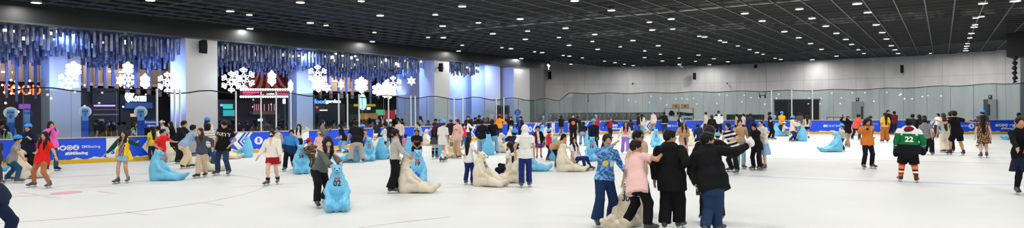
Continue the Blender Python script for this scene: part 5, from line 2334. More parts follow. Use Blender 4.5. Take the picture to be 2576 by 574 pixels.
def bear(col, x, y, face, label, num=None, column=False, k=1.0, key=None):
    if ONLY is not None and not (ONLY[0] - 40 < x < ONLY[1] + 40):
        return
    p = G(x, y)
    ph = math.radians(face)
    if not column:
        e = max(.22, .76 * math.cos(ph) + .13 * abs(math.sin(ph)))
        p = at(x, y, p.y + e * k)
        p.z = 0
    s = FPX / p.y
    vx = .012 if s > 75 else .02
    o = link('bear_skating_aid', BEAR_ME[(col, vx)], None, p)
    o.rotation_euler = (0, 0, ph)
    o.scale = (k, k, k)
    tag(o, label, 'bear skating aid', 'bear-shaped skating aids on the ice')
    if abs(face) < 125:
        for m in EYE_ME:
            link('eye', m, o)
        link('nose', NOSE_ME, o)
        link('mouth', MOUTH_ME, o)
        if abs(face) < 100:
            link('bow_tie', BOW_ME[col], o)
            V, F = text_mesh(num or '%02d' % (11 + (x * 7) % 29), .15, .005) if num else (None, None)
            if num:
                link('number', on_bear(V, F, 0, .50, M_NUM, 'number', .006), o)
    return o


bear('blue', 623, 397, -90, 'light blue bear aid against the barrier in profile facing left')
bear('blue', 397, 456, 90, 'light blue bear aid alone in profile, legs stretched to the right')
bear('blue', 849, 538, 14, 'light blue bear aid numbered 02 with a red bow tie', '02')
bear('blue', 757, 440, 22, 'light blue bear aid numbered 39 held by a boy', '39')
bear('blue', 892, 409, -80, 'light blue bear aid pushed by the man in beige trousers')
bear('blue', 929, 407, 10, 'light blue bear aid numbered 11, left of a touching pair', '11')
bear('blue', 959, 402, 165, 'light blue bear aid seen from behind, right of a touching pair')
bear('cream', 945, 388, 0, 'cream bear aid standing behind the touching blue pair')
bear('cream', 1022, 487, 84, 'large cream bear aid in profile before the bear numbered 19')
bear('blue', 1052, 466, 0, 'light blue bear aid numbered 19 facing the camera', '19')
bear('blue', 1030, 400, 175, 'light blue bear aid behind the child in the pink top')
bear('cream', 1073, 367, 70, 'small far cream bear aid beside the girl in denim')
bear('blue', 1101, 393, 180, 'light blue bear aid between the two girls with knee socks')
bear('cream', 1137, 399, 0, 'cream bear aid numbered 20 beside the pink sweater', '20')
bear('blue', 1229, 391, 180, 'light blue bear aid between the two pairs of pale jeans')
bear('cream', 1261, 386, 60, 'cream bear aid right of the girl in pale jeans')
bear('blue', 1263, 348, 180, 'light blue bear aid pushed by the child in orange')
bear('cream', 1286, 357, 0, 'cream bear aid held by the man in the black coat by the barrier')
bear('cream', 1211, 473, 62, 'cream bear aid numbered 14 with a green bow tie', '14')
bear('cream', 1304, 462, -80, 'cream bear aid behind the seated girl, legs to the left')
bear('blue', 1325, 432, 86, 'light blue bear aid hidden behind the white headscarf, foot showing')
bear('blue', 1396, 405, 178, 'light blue bear aid beside the child in the red vest')
bear('blue', 1365, 350, 0, 'light blue bear aid leaned on by the helmeted child at the barrier')
bear('blue', 1483, 368, 180, 'light blue bear aid behind the one numbered 14')
bear('blue', 1490, 407, -18, 'light blue bear aid numbered 14 pushed by a helmeted boy', '14')
bear('cream', 1416, 433, 86, 'cream bear aid carrying the seated girl in navy tights')
bear('blue', 1650, 372, 0, 'light blue bear aid numbered 31 with a small child', '31')
bear('cream', 1584, 566, -36, 'large near cream bear aid numbered 30 with a green bow tie', '30', column=True, k=.93)
bear('blue', 1953, 343, 80, 'light blue bear aid with a child seated on its legs')
bear('blue', 2019, 356, 180, 'light blue bear aid pushed by the grey-topped child')
bear('blue', 2106, 383, -88, 'light blue bear aid in profile facing left on open ice')
bear('cream', 2151, 342, 180, 'far cream bear aid against the right part of the barrier')
bear('blue', 2556, 352, -88, 'light blue bear aid mostly hidden at the right edge')
bear('blue', -44, 434, 88, 'light blue bear aid entering the frame at the left edge')
bear('cream', 51, 453, 150, 'cream bear aid between the two blue-helmeted skaters')
bear('cream', 419, 409, 180, 'cream bear aid beside the barrier gate')
bear('cream', 512, 432, 82, 'cream bear aid amid the crowded group near the gate')
bear('cream', 560, 401, 86, 'cream bear aid behind the jeans of the man in black')
bear('cream', 1735, 368, 180, 'cream bear aid beside the man in the navy coat')


# ------------------------------------------------------------------ the skaters
def party(k):
    decal(k, 'PARTY', .088 * k['h'], (235, 235, 235), u=.235, bold=.004)
    b = MB()
    b.tube([k['C'] + k['L'] * .045 + k['F'] * .06, k['C'] - k['S'] * .13 + k['F'] * .135 + k['L'] * .02, k['C'] - k['S'] * .25 + k['F'] * .15, k['C'] - k['S'] * .13 + k['F'] * .135 - k['L'] * .03, k['C'] - k['L'] * .045 + k['F'] * .06], .006, 5)
    b.build('lanyard', mat('lanyard_red', (180, 40, 50), rough=.7), k['root'])


def wide_lettering(s, c, u=.2, sz=.06, side=1, **kw):
    return lambda k: decal(k, s, sz * k['h'], c, u=u, side=side, **kw)


def phone(k, i, label):
    p = k['arms'][i][2] + k['base'][:] + (k['arms'][i][2] - k['arms'][i][1]) * .38
    o = MB().box((0, 0, 0), (.075, .012, .15)).build('phone', mat('phone_black', (20, 20, 24), rough=.2))
    MB().box((0, -.008, .045), (.03, .004, .03)).build('camera_lens', mat('lens_grey', (60, 60, 66), rough=.2), o)
    o.location = p
    tag(o, label, 'phone')


def tie_dye(cc, l, f, u, V0):
    r = np.random.RandomState(5)
    w = np.zeros(len(V0))
    for i in range(6):
        w += np.sin(V0 @ (r.normal(size=3) * (20 + 12 * i)) + 3.0 * np.sin(V0 @ (r.normal(size=3) * 26)) + 2.0 * np.cos(V0 @ (r.normal(size=3) * 34)) + r.rand() * 6)
    t = np.clip(w / 2.6 + .5, 0, 1)[:, None]
    return V3(lin((48, 98, 168))) * (1 - t) + V3(lin((126, 182, 230))) * t


def smileys(k):
    for dx, c in ((.030, (232, 206, 70)), (-.046, (225, 235, 245))):
        V, F = disc_vf(.05, 18, x=-dx * 1.65)
        decal(k, None, 0, c, u=.178, V=V, F=F, name='badge')


# ---- nearest group
person('woman in a blue tie-dye top and wide dark jeans making a peace sign', 1522, 570, 333, 14, ('long', (86, 140, 200), {'fn': tie_dye, 'hem': .01, 'loose': 1.2}), ('flare', (26, 50, 88), {'waist': .07}),
       hair='long', hc=(24, 20, 22), hx=1533, aL=('p', 1541, 366, .24), aR=('p', 1572, 430, -.1), look=-8, feet=((1502, 571), (1540, 563)), extra=smileys, skates='dark', build=1.02)
person('man in a tan shirt and glasses behind the boy in pink', 1604, 545, 329, 50, ('tee', (204, 184, 146), {'loose': 1.5}), ('trousers', (44, 42, 46)), hx=1596, sex='m', H=1.66, aL=('p', 1566, 466, .25), aR='relax', build=1.12, skin='m',
       extra=lambda k: MB().tube([k['HC'] + k['HL'] * a + k['HF'] * (k['hh'] * .47 - abs(a) * .45) + k['HU'] * k['hh'] * .03 for a in (-.075, -.04, -.005, .005, .04, .075)], .004, 5).tube(
           [k['HC'] + k['HL'] * (.035 + .024 * math.cos(t * .6283)) + k['HF'] * k['hh'] * .47 + k['HU'] * (k['hh'] * .0 + .02 * math.sin(t * .6283)) for t in range(11)], .0035, 5).tube(
           [k['HC'] + k['HL'] * (-.035 + .024 * math.cos(t * .6283)) + k['HF'] * k['hh'] * .47 + k['HU'] * (k['hh'] * .0 + .02 * math.sin(t * .6283)) for t in range(11)], .0035, 5).build('glasses', M_BLACK, k['root']))
person('boy in a pale pink shirt and black trousers reaching to a friend', 1601, 580, 356, 122, ('tee', (240, 196, 190), {'hem': .10, 'loose': 1.1, 'hemflare': .8}), ('trousers', (19, 19, 22)), hx=1606, sex='m', H=1.56, feet=((1575, 578), (1629, 584)),
       aL=('p', 1590, 470, .1), aR=('p', 1666, 388, .0), look=-40, hair='short')
person('man in a loose black hoodie and baggy black trousers seen from behind', 1690, 578, 325, 150, ('hoodie', (20, 20, 22), {'hem': .12, 'loose': 1.15, 'hemflare': .7}), ('baggy', (20, 20, 24)), hx=1680, sex='m', feet=((1672, 580), (1708, 578)),
       aL='down', aR=('p', 1716, 420, .1), look=-62, build=1.12)
person('man in a black jacket with his hand on a friend in front', 1794, 560, 314, 168, ('jacket', (22, 22, 26), {'loose': 1.0}), ('trousers', (20, 20, 24)), hx=1778, sex='m', feet=((1772, 562), (1812, 562)), aL=('p', 1752, 430, .1), aR=('p', 1812, 384, .3), build=1.0)
person('man in a black jacket and blue jeans stretching out a white gloved arm', 1788, 588, 335, 140, ('jacket', (20, 20, 23), {'hem': .09, 'loose': 1.2, 'hemflare': .7}), ('jeans', (38, 62, 96)), hx=1782, sex='m', H=1.68, aL=('p', 1752, 466, .02), aR=('p', 1880, 366, .12), look=-45, build=1.15,
       feet=((1774, 592), (1803, 586)), key='jm',
       extra=lambda k: [phone(k, 1 if k['arms'][1][2][0] < k['arms'][0][2][0] else 0, 'phone held low in the hand of the man in blue jeans'),
                        (lambda f, a: (f.ell(a[2] + unit(a[2] - a[1]) * .07, (.062, .056, .06)), f.ell(a[2] + unit(a[2] - a[1]) * .07 + V3((0, 0, .05)), (.03, .035, .05)), f.ell(a[2] + unit(a[2] - a[1]) * .07 + V3((-.04, 0, .035)), (.024, .025, .04)), k['part']('white_glove', f, (235, 235, 235), fold=.003)))(
                            Field(.008, .03), max(k['arms'], key=lambda q: q[2][0]))])

# ---- right edge
person('woman in a black top, navy skirt and tights at the right edge', 2571, 490, 293, -12, ('long', (14, 14, 18)), ('skirt', (24, 32, 58), {'hem': .27, 'flare': .155, 'tights': (14, 14, 20)}), hair='bun', aL=('p', 2560, 379, .3), aR=('p', 2580, 380, .25),
       feet=((2558, 489), (2586, 488)), skates='dark', look=-6)
person('person in a red shirt passing behind the woman at the right edge', 2563, 352, 284, 90, ('tee', (222, 60, 52)), ('jeans', (40, 46, 60)), sex='m', aL='relax', aR='relax')


# ---- middle, in front
def jersey(cc, l, f, u, V0):
    side = np.abs(l)
    cc[:] = lin((18, 116, 62))
    m = (u > .20)
    cc[m & (side < .09) & (u > .262)] = lin((236, 236, 232))
    cc[(side >= .09) & (u > .235)] = lin((236, 236, 232))
    cc[u < .09] = lin((22, 24, 30))
    return cc


def sleeve_fn(cc, l, f, u, V0):
    return cc


def jersey_extra(k):
    decal(k, '22', .115 * k['h'], (240, 240, 236), u=.17, side=-1, bold=.008, lift=.012)
    f = Field(.0105, .02)
    f.ell(k['C'] + k['nd'] * .025 * k['h'] - k['F'] * .05 * k['h'], (.085 * k['h'], .05 * k['h'], .05 * k['h']), k=.03)
    f.cone(k['C'] + k['nd'] * .0, k['C'] + k['nd'] * .04 * k['h'], .055 * k['h'], .05 * k['h'])
    k['part']('hood', f, (112, 28, 40), fold=.006)
    for i, (a, b_, c_) in enumerate(k['arms']):
        for t0, t1, c in ((.30, .36, (30, 60, 160)), (.36, .44, (240, 240, 240)), (.44, .50, (30, 60, 160))):
            f = Field(.0105, .01)
            f.cone(b_ + (c_ - b_) * t0, b_ + (c_ - b_) * t1, .045 * k['h'], .043 * k['h'], flat=(True, True))
            k['part']('cuff_stripe', f, c)
        f = Field(.0105, .02)
        ad = unit(c_ - b_)
        f.cone(c_ - ad * .04, c_ + ad * .07, .062, .07)
        f.ell(c_ + ad * .12, (.07, .06, .075))
        k['part']('hockey_glove', f, (20, 24, 32), fold=.004)


def hockey_socks(cc, l, f, u, V0):
    z = V0[:, 2]
    cc[(z > .30) & (z < .33)] = lin((18, 18, 22))
    cc[(z > .245) & (z < .285)] = lin((240, 236, 230))
    cc[(z > .215) & (z < .235)] = lin((18, 18, 22))
    return cc


person('ice hockey player in a green and white jersey numbered 22', 2285, 458, 297, 152, ('jacket', (18, 116, 62), {'fn': jersey, 'loose': 1.5, 'hem': .06, 'slc': (18, 116, 62), 'slfn': lambda cc, l, f, u, V0: (cc.__setitem__(u > .262, lin((236, 236, 232))), cc)[1]}),
       ('shorts', (18, 19, 24), {'len': .98, 'socks': (240, 96, 36), 'sockh': .02, 'sockfn': hockey_socks}), sex='m', build=1.22, feet=((2266, 457), (2305, 460)), aL='down', aR='relax', look=-25, skates='dark', extra=jersey_extra)
person('woman in an orange sweater and black trousers looking at her phone', 2182, 425, 295, 0, ('hoodie', (222, 128, 52), {'loose': 1.1}), ('jeans', (22, 24, 32)), hair='curly', hc=(40, 26, 24), feet=((2172, 425), (2193, 424)), aL=('p', 2175, 323, .3), aR=('p', 2184, 323, .3), pitch=22,
       extra=lambda k: phone(k, 0, 'phone held up by the woman in the orange sweater'))
person('man in a black shirt and shorts with one arm stretched right', 2406, 391, 277, 176, ('tee', (18, 18, 22)), ('shorts', (16, 18, 28), {'len': .85}), sex='m', feet=((2391, 390), (2424, 391)), hx=2401, aL=('p', 2362, 305, 0), aR=('p', 2452, 309, 0), skates='dark')
person('person with a small topknot hidden behind the man in black shorts', 2392, 384, 274, 176, ('long', (20, 20, 24)), ('jeans', (24, 26, 34)), hair='bun', sex='f', H=1.72)
person('woman in a pale green top and cream trousers behind the man in black', 2379, 386, 284, 165, ('tee', (186, 204, 186), {'hem': .01}), ('wide', (226, 216, 196)), hair='vlong', hc=(66, 42, 34), feet=((2374, 385), (2386, 385)))
person('girl in a floral mini dress with long dark hair seen from behind', 2475, 397, 288, 150, ('dress', (60, 46, 40), {'fn': floral((190, 160, 110), (120, 60, 50), 55), 'sleeve': .4}), ('dress', (60, 46, 40), {'hem': .23, 'flare': .15, 'fn': floral((190, 160, 110), (120, 60, 50), 55)}),
       hair='vlong', aL='down', aR=('p', 2493, 345, 0), feet=((2468, 397), (2482, 396)), skin='l')
person('person in dark grey with a bright blue helmet behind the floral dress', 2472, 372, 276, 175, ('long', (60, 62, 68)), ('jeans', (44, 46, 54)), sex='m', helmet=(40, 140, 230), aL=('p', 2450, 302, 0))
person('girl in a white shirt and patterned black leggings skating left', 2357, 347, 285, -80, ('tee', (228, 228, 226), {'hem': -.01}), ('leggings', (22, 22, 26), {'fn': floral((90, 90, 94), (20, 20, 22), 80)}), hair='long', aL=('p', 2341, 317, .1), aR='relax', hx=2361)
person('boy in a grey striped shirt and black trousers facing away', 2330, 391, 294, 140, ('tee', (112, 116, 120), {'fn': stripes((150, 154, 156), .05, .35), 'loose': 1.6}), ('baggy', (18, 18, 22)), sex='m', feet=((2322, 388), (2338, 390)), hx=2331, aR=('p', 2346, 350, 0))
person('woman in black with long dark hair left of the striped shirt', 2313, 372, 288, 175, ('long', (22, 22, 26)), ('jeans', (30, 32, 40)), hair='vlong')
person('man in a dark cap standing behind the hockey player', 2296, 366, 287, 120, ('long', (40, 42, 50)), ('jeans', (40, 46, 60)), sex='m')
person('boy in dark clothes just behind the grey striped shirt', 2326, 376, 291, 170, ('tee', (30, 30, 36)), ('jeans', (30, 32, 40)), sex='m')
person('woman in a yellow top and wide rust trousers seen from behind', 2227, 358, 283, 178, ('tee', (232, 184, 52), {'sleeve': .9, 'hem': .0}), ('wide', (176, 104, 58)), hair='vlong', hc=(40, 26, 22), feet=((2221, 358), (2233, 358)), aL=('p', 2216, 320, 0))
person('man in a dark suit and glasses facing the camera beyond the yellow top', 2234, 338, 277, 0, ('jacket', (30, 32, 38)), ('jeans', (30, 32, 38)), sex='m')
person('man in a maroon shirt and dark jeans leaning on the barrier', 2250, 334, 280, 170, ('tee', (110, 34, 44), {'sleeve': 1.6}), ('jeans', (30, 38, 56)), sex='m', aL='belly', aR='belly')
person('person in an orange-red shirt striding away to the right', 2156, 352, 287, 110, ('tee', (236, 82, 48)), ('jeans', (34, 44, 74)), sex='m', hx=2169, feet=((2141, 351), (2163, 353)), aL=('p', 2180, 322, 0), aR='relax', H=1.62)
person('small child in a dark top behind the orange sweater', 2190, 350, 293, 60, ('tee', (60, 52, 60)), ('jeans', (60, 62, 72)), aR=('p', 2204, 312, 0), kid=True)
person('woman in a black sweater and khaki trousers photographing with raised hands', 2133, 371, 288, -10, ('long', (18, 18, 22), {'hem': .03}), ('jeans', (160, 134, 102)), hair='long', hc=(60, 36, 30), aL=('p', 2119, 296, .25), aR=('p', 2126, 295, .3), feet=((2128, 370), (2136, 372)),
       extra=lambda k: phone(k, 1, 'phone raised by the woman in khaki trousers'))
person('child in a blue helmet and pale striped shirt leaning on a bear aid', 2119, 380, 314, -88, ('tee', (206, 212, 196), {'fn': stripes((120, 150, 110), .07, .25)}), ('trousers', (34, 44, 70)), helmet=True, hx=2110, kid=True, H=1.22, aL=('p', 2106, 338, 0), aR=('p', 2102, 336, 0), key='k100')
person('girl in a grey tank, black shorts and white leg warmers', 2030, 350, 290, 172, ('tank', (186, 186, 184)), ('short_shorts', (18, 18, 20), {'socks': (232, 232, 230), 'sockh': .0}), hair='long', aL='relax', aR='relax')
person('man in an olive shirt behind the blue-helmeted pair', 2012, 341, 283, 160, ('tee', (86, 84, 66)), ('jeans', (50, 52, 56)), sex='m')
person('person in a cream hoodie and blue helmet pushing a bear aid right', 1990, 357, 287, 82, ('hoodie', (214, 200, 180)), ('jeans', (32, 44, 76)), helmet=True, hx=1999, H=1.6, aL=('p', 2013, 315, 0), aR=('p', 2016, 313, 0), feet=((1985, 357), (1996, 355)))
person('child in a grey top and blue helmet at the back of a bear aid', 2010, 355, 307, 110, ('tee', (128, 130, 132), {'sleeve': 1.9}), ('jeans', (44, 46, 60)), helmet=True, kid=True, aL='fwd', aR='fwd')
person('child in cream clothes sitting on the legs of a blue bear aid', 1972, 343, 312, 60, ('long', (212, 206, 194)), ('jeans', (130, 134, 140)), hat=('beanie', (230, 230, 228)), H=1.15, pel=.34, lean=6, kid=True, px_pel=1971, feet=((1980, 344), (1984, 342)), aL='fwd', aR='fwd')
person('person in a bright yellow shirt and blue helmet by the barrier', 1967, 342, 281, 0, ('tee', (236, 170, 40), {'loose': 1.5}), ('jeans', (60, 50, 54)), helmet=True, sex='m', aL='belly', aR='belly')
person('boy in a black shirt and black trousers standing near the dark opening', 1939, 352, 281, 70, ('tee', (20, 20, 24)), ('jeans', (18, 18, 22)), sex='m', feet=((1934, 351), (1944, 352)), aL=('p', 1946, 300, .1), aR=('p', 1947, 302, .1), skates='grey')
f = Field(.014, .02)
f.ell((0, 0, .09), (.12, .14, .1))
f.cut((0, 0, .02), (0, 0, -1))
V_, Q_ = f.mesh()
HELM_ME = new_mesh('blue_helmet', V_, Q_, M_PLASTIC, cols_of(V_, (60, 150, 225)))
o = link('helmet', HELM_ME, None, at(1947, 298, G(1939, 352).y - .22))
tag(o, 'blue helmet carried by the boy near the dark opening', 'helmet')
M2 = new_mesh('blue_helmet', V_, Q_, M_PLASTIC, cols_of(V_, (16, 104, 214)))
p = G(1048, 475)
p = at(1046, 462, G(1052, 466).y + .32 - .62 + .05)
p.z = .20
o = link('helmet', M2, None, p)
tag(o, 'royal blue helmet lying on the legs of the bear numbered 19', 'helmet')
o = link('helmet', HELM_ME, None, at(1269, 356, G(1261, 386).y - .35))
tag(o, 'blue helmet dangling beside the cream bear near pale jeans', 'helmet')

# ---- group right of the centre
person('woman in a white shirt and pale blue denim skirt at the edge of the group', 1920, 428, 300, -60, ('tee', (226, 220, 212), {'hem': .0}), ('skirt', (140, 176, 214), {'hem': .27, 'flare': .15}), hair='long', hat=('band', (220, 216, 208)), hx=1915, feet=((1917, 427), (1925, 428)), aL='chest', aR='chest', skin='l')
person('woman in a black sweatshirt and cap with a red star print', 1904, 430, 310, -50, ('hoodie', (20, 20, 23), {'loose': 1.2, 'hem': .08}), ('trousers', (20, 20, 23)), hair='long', hat=('cap', (18, 18, 22)), hx=1898, feet=((1896, 428), (1912, 430)), aL=('p', 1888, 345, .2), aR='chest',
       extra=lambda k: decal(k, None, 0, (214, 44, 52), u=.17, V=[Vector(((.105 if q % 2 == 0 else .045) * math.sin(q * math.pi / 5), (.105 if q % 2 == 0 else .045) * math.cos(q * math.pi / 5), 0)) for q in range(10)] + [Vector((0, 0, 0))],
                             F=[(q, (q + 1) % 10, 10) for q in range(10)], name='star_print'))
person('woman in a tan crop cardigan and pale jeans sipping a drink', 1864, 425, 300, -8, ('tee', (196, 162, 126), {'hem': -.03, 'sleeve': 1.9}), ('jeans', (150, 182, 206), {'waist': .1}), hair='long', hx=1862, feet=((1856, 424), (1870, 425)), aL=('p', 1858, 322, .25), aR='relax', skin='l')
person('woman in a black and white striped shirt leaning left', 1848, 438, 309, -60, ('tee', (232, 230, 226), {'fn': stripes((20, 20, 22), .075, .5), 'hem': .03}), ('trousers', (24, 22, 26)), hair='bob', hx=1815, H=1.62, feet=((1838, 432), (1852, 438)), aL=('p', 1812, 366, .1), aR=('p', 1844, 352, .2))
person('child in a light blue helmet hidden behind the near men in black', 1806, 428, 337, -150, ('tee', (90, 92, 100)), ('jeans', (50, 60, 84)), helmet=(110, 186, 220), kid=True)


def pink_lattice(cc, l, f, u, V0):
    a, b_ = (l + u) * 55, (l - u) * 55
    m = (np.abs(np.sin(a)) < .35) | (np.abs(np.sin(b_)) < .35)
    cc[m] = lin((208, 120, 140))
    cc[u < -.20] = lin((24, 22, 26))
    cc[(u < -.21) & (u > -.235)] = lin((190, 40, 60))
    return cc


def tied_sweater(k):
    f = Field(.012, .02)
    h, P0, S, F, L = k['h'], k['P0'], k['S'], k['F'], k['L']
    f.cone(P0 + S * .045 * h, P0 + S * .075 * h, .108 * h, .10 * h, dv=F, ratio=1.3, flat=(True, True))
    f.cone(P0 + S * .05 * h + F * .085 * h, P0 - S * .10 * h + F * .11 * h + L * .02, .028 * h, .022 * h)
    k['part']('tied_sweater', f, (64, 50, 46), fold=.005)


person('laughing woman in a tan top and pink lattice skirt with a blue helmet', 1720, 406, 303, 6, ('long', (196, 164, 128)), ('skirt', (232, 214, 214), {'hem': .31, 'flare': .115, 'fn': pink_lattice}), hair='longf', hc=(62, 40, 32), helmet=(80, 150, 220),
       aL=('p', 1710, 338, .22), aR=('p', 1730, 340, .22), extra=tied_sweater)
person('child in a blue helmet and white top behind the bear numbered 31', 1642, 367, 312, 10, ('tee', (224, 218, 210), {'sleeve': 1.8}), ('jeans', (50, 74, 110)), helmet=True, hx=1647, kid=True, feet=((1633, 366), (1650, 364)), aL='relax', aR='fwd', hair='bob')
person('woman in a pink crop top, white cardigan and lilac trousers', 1571, 388, 303, -5, ('shirt', (226, 218, 208), {'fn': front_strip((240, 120, 150), .05, .1), 'hem': -.02}), ('flare', (164, 128, 214), {'waist': .1}), hair='longf', hat=('band', (90, 150, 220)), hx=1577,
       feet=((1566, 386), (1580, 388)), aL=('p', 1553, 352, .05), aR='relax')
person('person in a red and black jacket with a dark helmet, arms spread', 1534, 349, 297, 30, ('jacket', (176, 34, 44), {'slc': (28, 34, 52)}), ('jeans', (30, 30, 38)), helmet=(40, 48, 66), aL='out', aR='out', hx=1535, H=1.5)
person('person in a dark shirt seated low behind the lilac trousers', 1588, 352, 301, 178, ('tee', (40, 40, 40)), ('jeans', (210, 210, 206)), sex='m', hx=1586)
person('woman with a bun in dark clothes standing in profile by the barrier', 1606, 341, 284, 80, ('long', (26, 28, 34)), ('jeans', (50, 66, 92)), hair='bun')
person('woman in a cream top and wide pale jeans by the barrier', 1615, 341, 287, 160, ('long', (214, 200, 184), {'loose': 1.5}), ('wide', (136, 168, 182)), hair='long')
person('person in a cream top, khaki trousers and blue helmet near the chevrons', 1644, 339, 279, -60, ('long', (222, 212, 196)), ('trousers', (160, 136, 104)), helmet=True, hx=1644)
person('man in a black jacket and dark jeans below the steel shelf', 1671, 332, 282, 165, ('jacket', (28, 30, 32), {'fn': lambda cc, l, f, u, V0: (cc.__setitem__(u < -.02, lin((210, 210, 206))), cc)[1]}), ('jeans', (54, 60, 76)), sex='m', aL='out')
person('man in a navy coat skating away with one foot kicked back', 1745, 364, 288, 170, ('jacket', (30, 42, 72), {'hem': .07}), ('trousers', (26, 28, 36)), sex='m', hx=1743, feet=((1741, 364), (1757, 357)))
person('woman in a long black dress and black hair seen from behind', 1791, 357, 289, 175, ('long', (20, 20, 24)), ('long_skirt', (20, 20, 24), {'hem': .40, 'flare': .10}), hair='vlong')
person('man in a white and black jacket with a black face mask, facing front', 1808, 338, 279, 0, ('jacket', (226, 228, 226), {'fn': lambda cc, l, f, u, V0: (cc.__setitem__((np.abs(l) > .06) & (u > .275), lin((24, 24, 28))), cc)[1]}), ('jeans', (22, 22, 26)), sex='m', build=1.15, mask=(22, 22, 26))
person('woman in a white blouse and black trousers in profile near the chevrons', 1776, 337, 282, -80, ('long', (226, 210, 200)), ('jeans', (24, 24, 30)), hair='bun', hx=1775)
person('man in a navy jacket seen from behind near the black sofa', 1888, 352, 286, 178, ('jacket', (26, 36, 78)), ('jeans', (24, 28, 44)), sex='m')
person('woman in a tan top leaning on the far barrier, facing left', 1853, 336, 287, -100, ('tee', (196, 170, 148)), ('skirt', (30, 30, 34)), hair='long')
person('woman in a white top beside the one in tan at the far barrier', 1870, 337, 286, -80, ('tee', (222, 214, 206)), ('jeans', (24, 24, 30)), hair='long')
person('child in a black cap and white collar below the steel shelf', 1711, 340, 292, 10, ('tee', (28, 28, 34), {'fn': front_strip((220, 220, 218), .04, .2)}), ('jeans', (26, 28, 36)), kid=True, hat=('cap', (18, 18, 22)))

# ---- centre
person('woman in a white headscarf, white shirt and navy track trousers', 1322, 472, 313, 178, ('tee', (234, 234, 230), {'drape': .17}), ('trousers', (30, 46, 112)), hair='hijab', hc=(232, 231, 226), feet=((1312, 473), (1331, 471)), aL=('p', 1297, 389, 0), aR='down')
person('boy in a navy shirt and blue helmet bending behind the seated girl', 1292, 445, 330, -150, ('tee', (26, 34, 58), {'loose': 1.2}), ('jeans', (190, 192, 196)), helmet=(44, 138, 222), sex='m', hx=1297, H=1.5, aL='fwd', aR='fwd')
person('girl in a white shirt seated on a cream bear with long black hair', 1276, 456, 380, -115, ('tee', (230, 230, 226)), ('trousers', (18, 22, 44)), hair='vlong', H=1.42, pel=.36, lean=4, px_pel=1283, hx=1283, feet=((1262, 455), (1272, 457)), aL=('p', 1271, 432, .1), aR='relax')
person('child in a black headscarf, white shirt and navy trousers touching bear 14', 1178, 465, 345, 150, ('tee', (232, 232, 230)), ('trousers', (30, 46, 104)), hair='long', hc=(18, 17, 20), kid=True, feet=((1171, 465), (1188, 465)), aL=('p', 1163, 388, .05), aR=('p', 1209, 384, 0))
person('girl in a white shirt and navy tights sitting on a cream bear', 1466, 431, 358, 48, ('tee', (230, 230, 232), {'fn': lambda cc, l, f, u, V0: (cc.__setitem__(l > .075, lin((40, 60, 120))), cc)[1]}), ('leggings', (34, 46, 116)), hair='longf', H=1.45, pel=.36, lean=8, px_pel=1449, hx=1442,
       feet=((1471, 430), (1484, 428)), aL=('p', 1449, 421, .1), aR=('p', 1470, 410, 0), look=-20)
person('woman in a tan jacket hugging the cream bear from behind', 1406, 424, 346, 85, ('jacket', (196, 156, 112)), ('jeans', (26, 28, 38)), hair='long', hx=1434, H=1.5, aL=('p', 1420, 366, 0), aR=('p', 1412, 368, 0), feet=((1399, 424), (1404, 420)))
person('boy in a dark sweater and blue helmet pushing the bear numbered 14', 1494, 398, 300, 0, ('long', (26, 32, 50)), ('jeans', (26, 30, 44)), helmet=(100, 170, 225), sex='m', aL=('p', 1484, 347, .25), aR=('p', 1502, 348, .25), hair='short')
person('person in a red top and blue helmet behind the boy with bear 14', 1500, 350, 290, 10, ('long', (170, 40, 66)), ('jeans', (40, 44, 60)), helmet=(80, 150, 220))
person('girl in a black top and pale flared jeans seen from behind', 1467, 367, 309, 172, ('long', (22, 22, 26), {'hem': -.02}), ('flare', (130, 152, 176), {'waist': .1}), hair='long', hx=1473, H=1.38, feet=((1460, 367), (1473, 366)), aR='fwd')
person('man in a black shirt with an orange disc print, black trousers', 1442, 362, 286, 0, ('tee', (20, 20, 22), {'loose': 1.5}), ('trousers', (18, 18, 20)), sex='m',
       extra=lambda k: decal(k, None, 0, (216, 110, 74), u=.19, V=disc_vf(.105, 18)[0], F=disc_vf(.105, 18)[1], name='disc_print', lift=.012))
person('small dark-clothed person beside the man with the orange disc print', 1454, 343, 293, 170, ('jacket', (30, 32, 40)), ('shorts', (50, 56, 90)), kid=False)
person('woman in a black top and denim shorts leaning on the far barrier', 1412, 335, 291, 178, ('long', (18, 18, 22)), ('shorts', (70, 100, 130), {'len': .6}), hair='long', aL='belly', aR='belly')
person('woman in a white top and dark trousers seen from behind near a blue bear', 1380, 372, 304, 178, ('long', (226, 218, 210)), ('jeans', (40, 44, 60)), hair='long', hx=1383, feet=((1368, 373), (1384, 371)))
person('person in grey with a blue helmet leaning on a bear by the barrier', 1367, 348, 293, 0, ('tee', (96, 96, 90)), ('jeans', (60, 64, 74)), helmet=True, H=1.4, aL='fwd', aR='fwd')
person('child in a red vest, navy leggings and blue helmet reaching right', 1382, 406, 325, 140, ('tank', (220, 48, 78)), ('leggings', (28, 34, 72)), helmet=(90, 170, 225), kid=True, feet=((1376, 406), (1387, 404)), aR=('p', 1403, 352, .0), skin='l')
person('boy in a maroon and black jacket and purple patterned shorts', 1356, 399, 318, 0, ('jacket', (24, 22, 26), {'fn': lambda cc, l, f, u, V0: (cc.__setitem__((l < -.06), lin((110, 24, 44))), cc.__setitem__((np.abs(l) < .04) & (f > .02), lin((220, 216, 214))), cc)[2]}),
       ('shorts', (84, 60, 130), {'len': .85, 'fn': floral((190, 80, 110), (50, 40, 90), 50)}), sex='m', kid=True, hx=1351, feet=((1351, 399), (1361, 398)), aL='out', aR='relax')
person('man in a black sweater and pale wide jeans seen from behind', 1213, 389, 299, 176, ('long', (24, 26, 32), {'loose': 1.6, 'hem': .03}), ('wide', (140, 172, 200)), sex='m', feet=((1206, 388), (1219, 390)), aL='relax', aR='relax')
